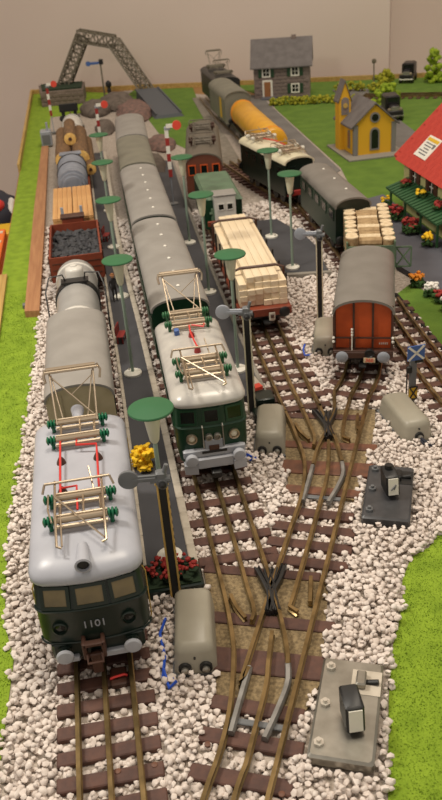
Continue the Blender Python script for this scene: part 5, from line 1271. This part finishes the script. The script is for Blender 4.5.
# ------------------------------------------------------------------ ballast
bed = [(-2.6, -14), (24, -14), (24, 20), (30, 40), (26.5, 98), (10, 116), (-2.2, 116), (-1.9, 40), (-2.6, 12)]
bal = tag(MB().prism(bed, -.02, .035).build('ballast', 'gravel_bed', None, smooth=0), 'pale gravel ballast spread around and between the tracks', 'ballast', kind='stuff')
def stone_shapes(n):
    out = []
    for _ in range(n):
        m = MB().blob((0, 0, 0), (random.uniform(.85, 1.25), random.uniform(.8, 1.1), random.uniform(.62, .85)), 1, .2); out.append((np.array(m.v), np.array(m.f)))
    return out
shapes = stone_shapes(24)
def place(x0, x1, y0, y1, sp, zlo, zhi, edge=.0):
    nx, ny = int((x1 - x0) / sp), int((y1 - y0) / sp)
    gx, gy = np.meshgrid(np.arange(nx), np.arange(ny)); px = x0 + (gx.ravel() + .5 * (gy.ravel() % 2) + rng.uniform(-.36, .36, nx * ny)) * sp; py = y0 + (gy.ravel() + rng.uniform(-.36, .36, nx * ny)) * sp
    ok = inpoly(px, py, bed) & ~((px > 18.6) & (py > 25.5))
    for poly in (left_grass, right_grass, garden, far_lawn):
        wob = .07 * np.sin(px * 7 + py * 5) + rng.uniform(-.12, .16, len(px))
        ok &= ~inpoly(px + wob, py + wob * .6, poly)
    for poly in (pl1, pl2, pl3, plA, plB): ok &= ~inpoly(px, py, poly)
    px, py = px[ok], py[ok]; ok = np.ones(len(px), bool)
    def rect(x, y, a, L, W, mgn):
        c, s = math.cos(a), math.sin(a); u = (px - x) * c + (py - y) * s; v = -(px - x) * s + (py - y) * c
        return (np.abs(u) < L / 2 + mgn) & (np.abs(v) < W / 2 + mgn)
    for r_ in sleeper_rects: ok &= ~rect(*r_, -.03)
    for b in ((3.8, 2.65, R(-7), 1.3, 3.0), (8.78, 13.9, R(-14), 1.3, 3.0), (13.68, 22.3, R(-17), 1.3, 3.0), (14.74, 13.3, R(3), 1.35, 3.15), (7.6, -1.35, -R(23.2), 1.85, 3.6), (12.18, 8.18, -R(23.2), 1.85, 3.6), (3.45, 5.3, 0, 2.0, .9), (9.0, 16.3, 0, 1.1, 2.2), (-2.2, 55, 0, 1.0, 48)): ok &= ~rect(*b, .06)
    px, py = px[ok], py[ok]
    return px, py
def rail_filter(px, py, d):
    # distance to rail segments
    keep = np.ones(len(px), bool)
    for p in rail_pts:
        lo, hi = p.min(0) - .3, p.max(0) + .3
        c = np.where((px > lo[0]) & (px < hi[0]) & (py > lo[1]) & (py < hi[1]) & keep)[0]
        if len(c) == 0: continue
        q = np.c_[px[c], py[c]]; best = np.full(len(c), 9.)
        for a, b in zip(p[:-1], p[1:]):
            ab = b - a; tt = np.clip(((q - a) @ ab) / (ab @ ab), 0, 1); best = np.minimum(best, np.linalg.norm(q - a - tt[:, None] * ab, axis=1))
        keep[c[best < d]] = False
    return px[keep], py[keep]
V, F, F2, nv = [], [], [], 0
insts = []
def on_track(px, py):
    r = np.zeros(len(px), bool)
    for (x, y, a, L, W) in sleeper_rects:
        r |= (np.abs(px - x) < L / 2 + .1) & (np.abs(py - y) < .75) if abs(a) < .2 else ((px - x) ** 2 + (py - y) ** 2 < 1.3 ** 2)
    return r
for (x0, x1, y0, y1, sp, zmul) in ((-2.8, 24, -7.5, 14, .2, 1), (-2.8, 24, 14, 34, .225, 1), (-2.5, 26, 34, 50, .36, .9)):
    px, py = place(x0, x1, y0, y1, sp, 0, 0); px, py = rail_filter(px, py, .12)
    tr_ = on_track(px, py); n = len(px)
    sz = rng.uniform(.1, .165, n) * max(sp, .2) / .225
    pz = np.where(tr_, rng.uniform(.03, .12, n), rng.uniform(.05, .26, n))
    insts += list(zip(px, py, pz, sz))
    if sp < .3:
        k = rng.random(n) < .45; insts += list(zip(px[k] + rng.uniform(-.1, .1, k.sum()), py[k] + rng.uniform(-.1, .1, k.sum()), np.where(tr_[k], .13, .3), sz[k] * .85))
camp = np.array((2.73, -17.15, 19.8))
def seen(i):
    d = np.array(i[:3]) - camp; q = np.array(rot.transposed()) @ d
    u = 221 + 838 * q[0] / -q[2]; v = 400 - 838 * q[1] / -q[2]; return 4 < u < 438 and 4 < v < 796
order = sorted(range(len(insts)), key=lambda i: insts[i][1] + insts[i][0] * .08 - insts[i][2] * 2)
single = []
for i in order:
    if len(single) >= 300: break
    if seen(insts[i]): single.append(i)
single_set = set(single); meshes = {}
for i, (x, y, z, s) in enumerate(insts):
    k = i % len(shapes); sv, sf = shapes[k]
    if i in single_set:
        if k not in meshes:
            m = MB(); m.add(sv.tolist(), sf.tolist()); o = m.build('stone', 'stone' if k % 3 else 'stone_b', bal, smooth=50); meshes[k] = o
        else: o = share('stone', meshes[k], bal)
        o.location = (x, y, z); o.scale = (s, s, s); o.rotation_euler = (random.uniform(-.5, .5), random.uniform(-.5, .5), random.uniform(0, 6.3)); continue
    a = random.uniform(0, 6.3); c, s_ = math.cos(a), math.sin(a); b = random.uniform(-.5, .5); cb_, sb_ = math.cos(b), math.sin(b)
    q = sv @ np.array(((c, s_, 0), (-s_, c, 0), (0, 0, 1))) @ np.array(((1, 0, 0), (0, cb_, sb_), (0, -sb_, cb_)))
    V.append(q * s + np.array((x, y, z))); (F if k % 3 else F2).append(sf + nv); nv += len(sv)
VV = np.vstack(V)
def big(name, fs, m):
    ff = np.vstack(fs); used, inv = np.unique(ff, return_inverse=True); vv = VV[used]; ff = inv.reshape(ff.shape)
    me = bpy.data.meshes.new(name); me.vertices.add(len(vv)); me.vertices.foreach_set('co', vv.ravel()); me.loops.add(ff.size); me.loops.foreach_set('vertex_index', ff.ravel().astype(np.int32))
    me.polygons.add(len(ff)); me.polygons.foreach_set('loop_start', np.arange(0, ff.size, 3, dtype=np.int32)); me.polygons.foreach_set('use_smooth', np.ones(len(ff), bool))
    me.update(calc_edges=True); me.validate(); me.set_sharp_from_angle(angle=R(50)); me.materials.append(M[m]); o = bpy.data.objects.new(name, me); col.objects.link(o); o.parent = bal; tag(o, kind='stuff')
big('loose_stones', F, 'stone'); big('pale_loose_stones', F2, 'stone_b')
print('stones', len(insts), 'single', len(single))
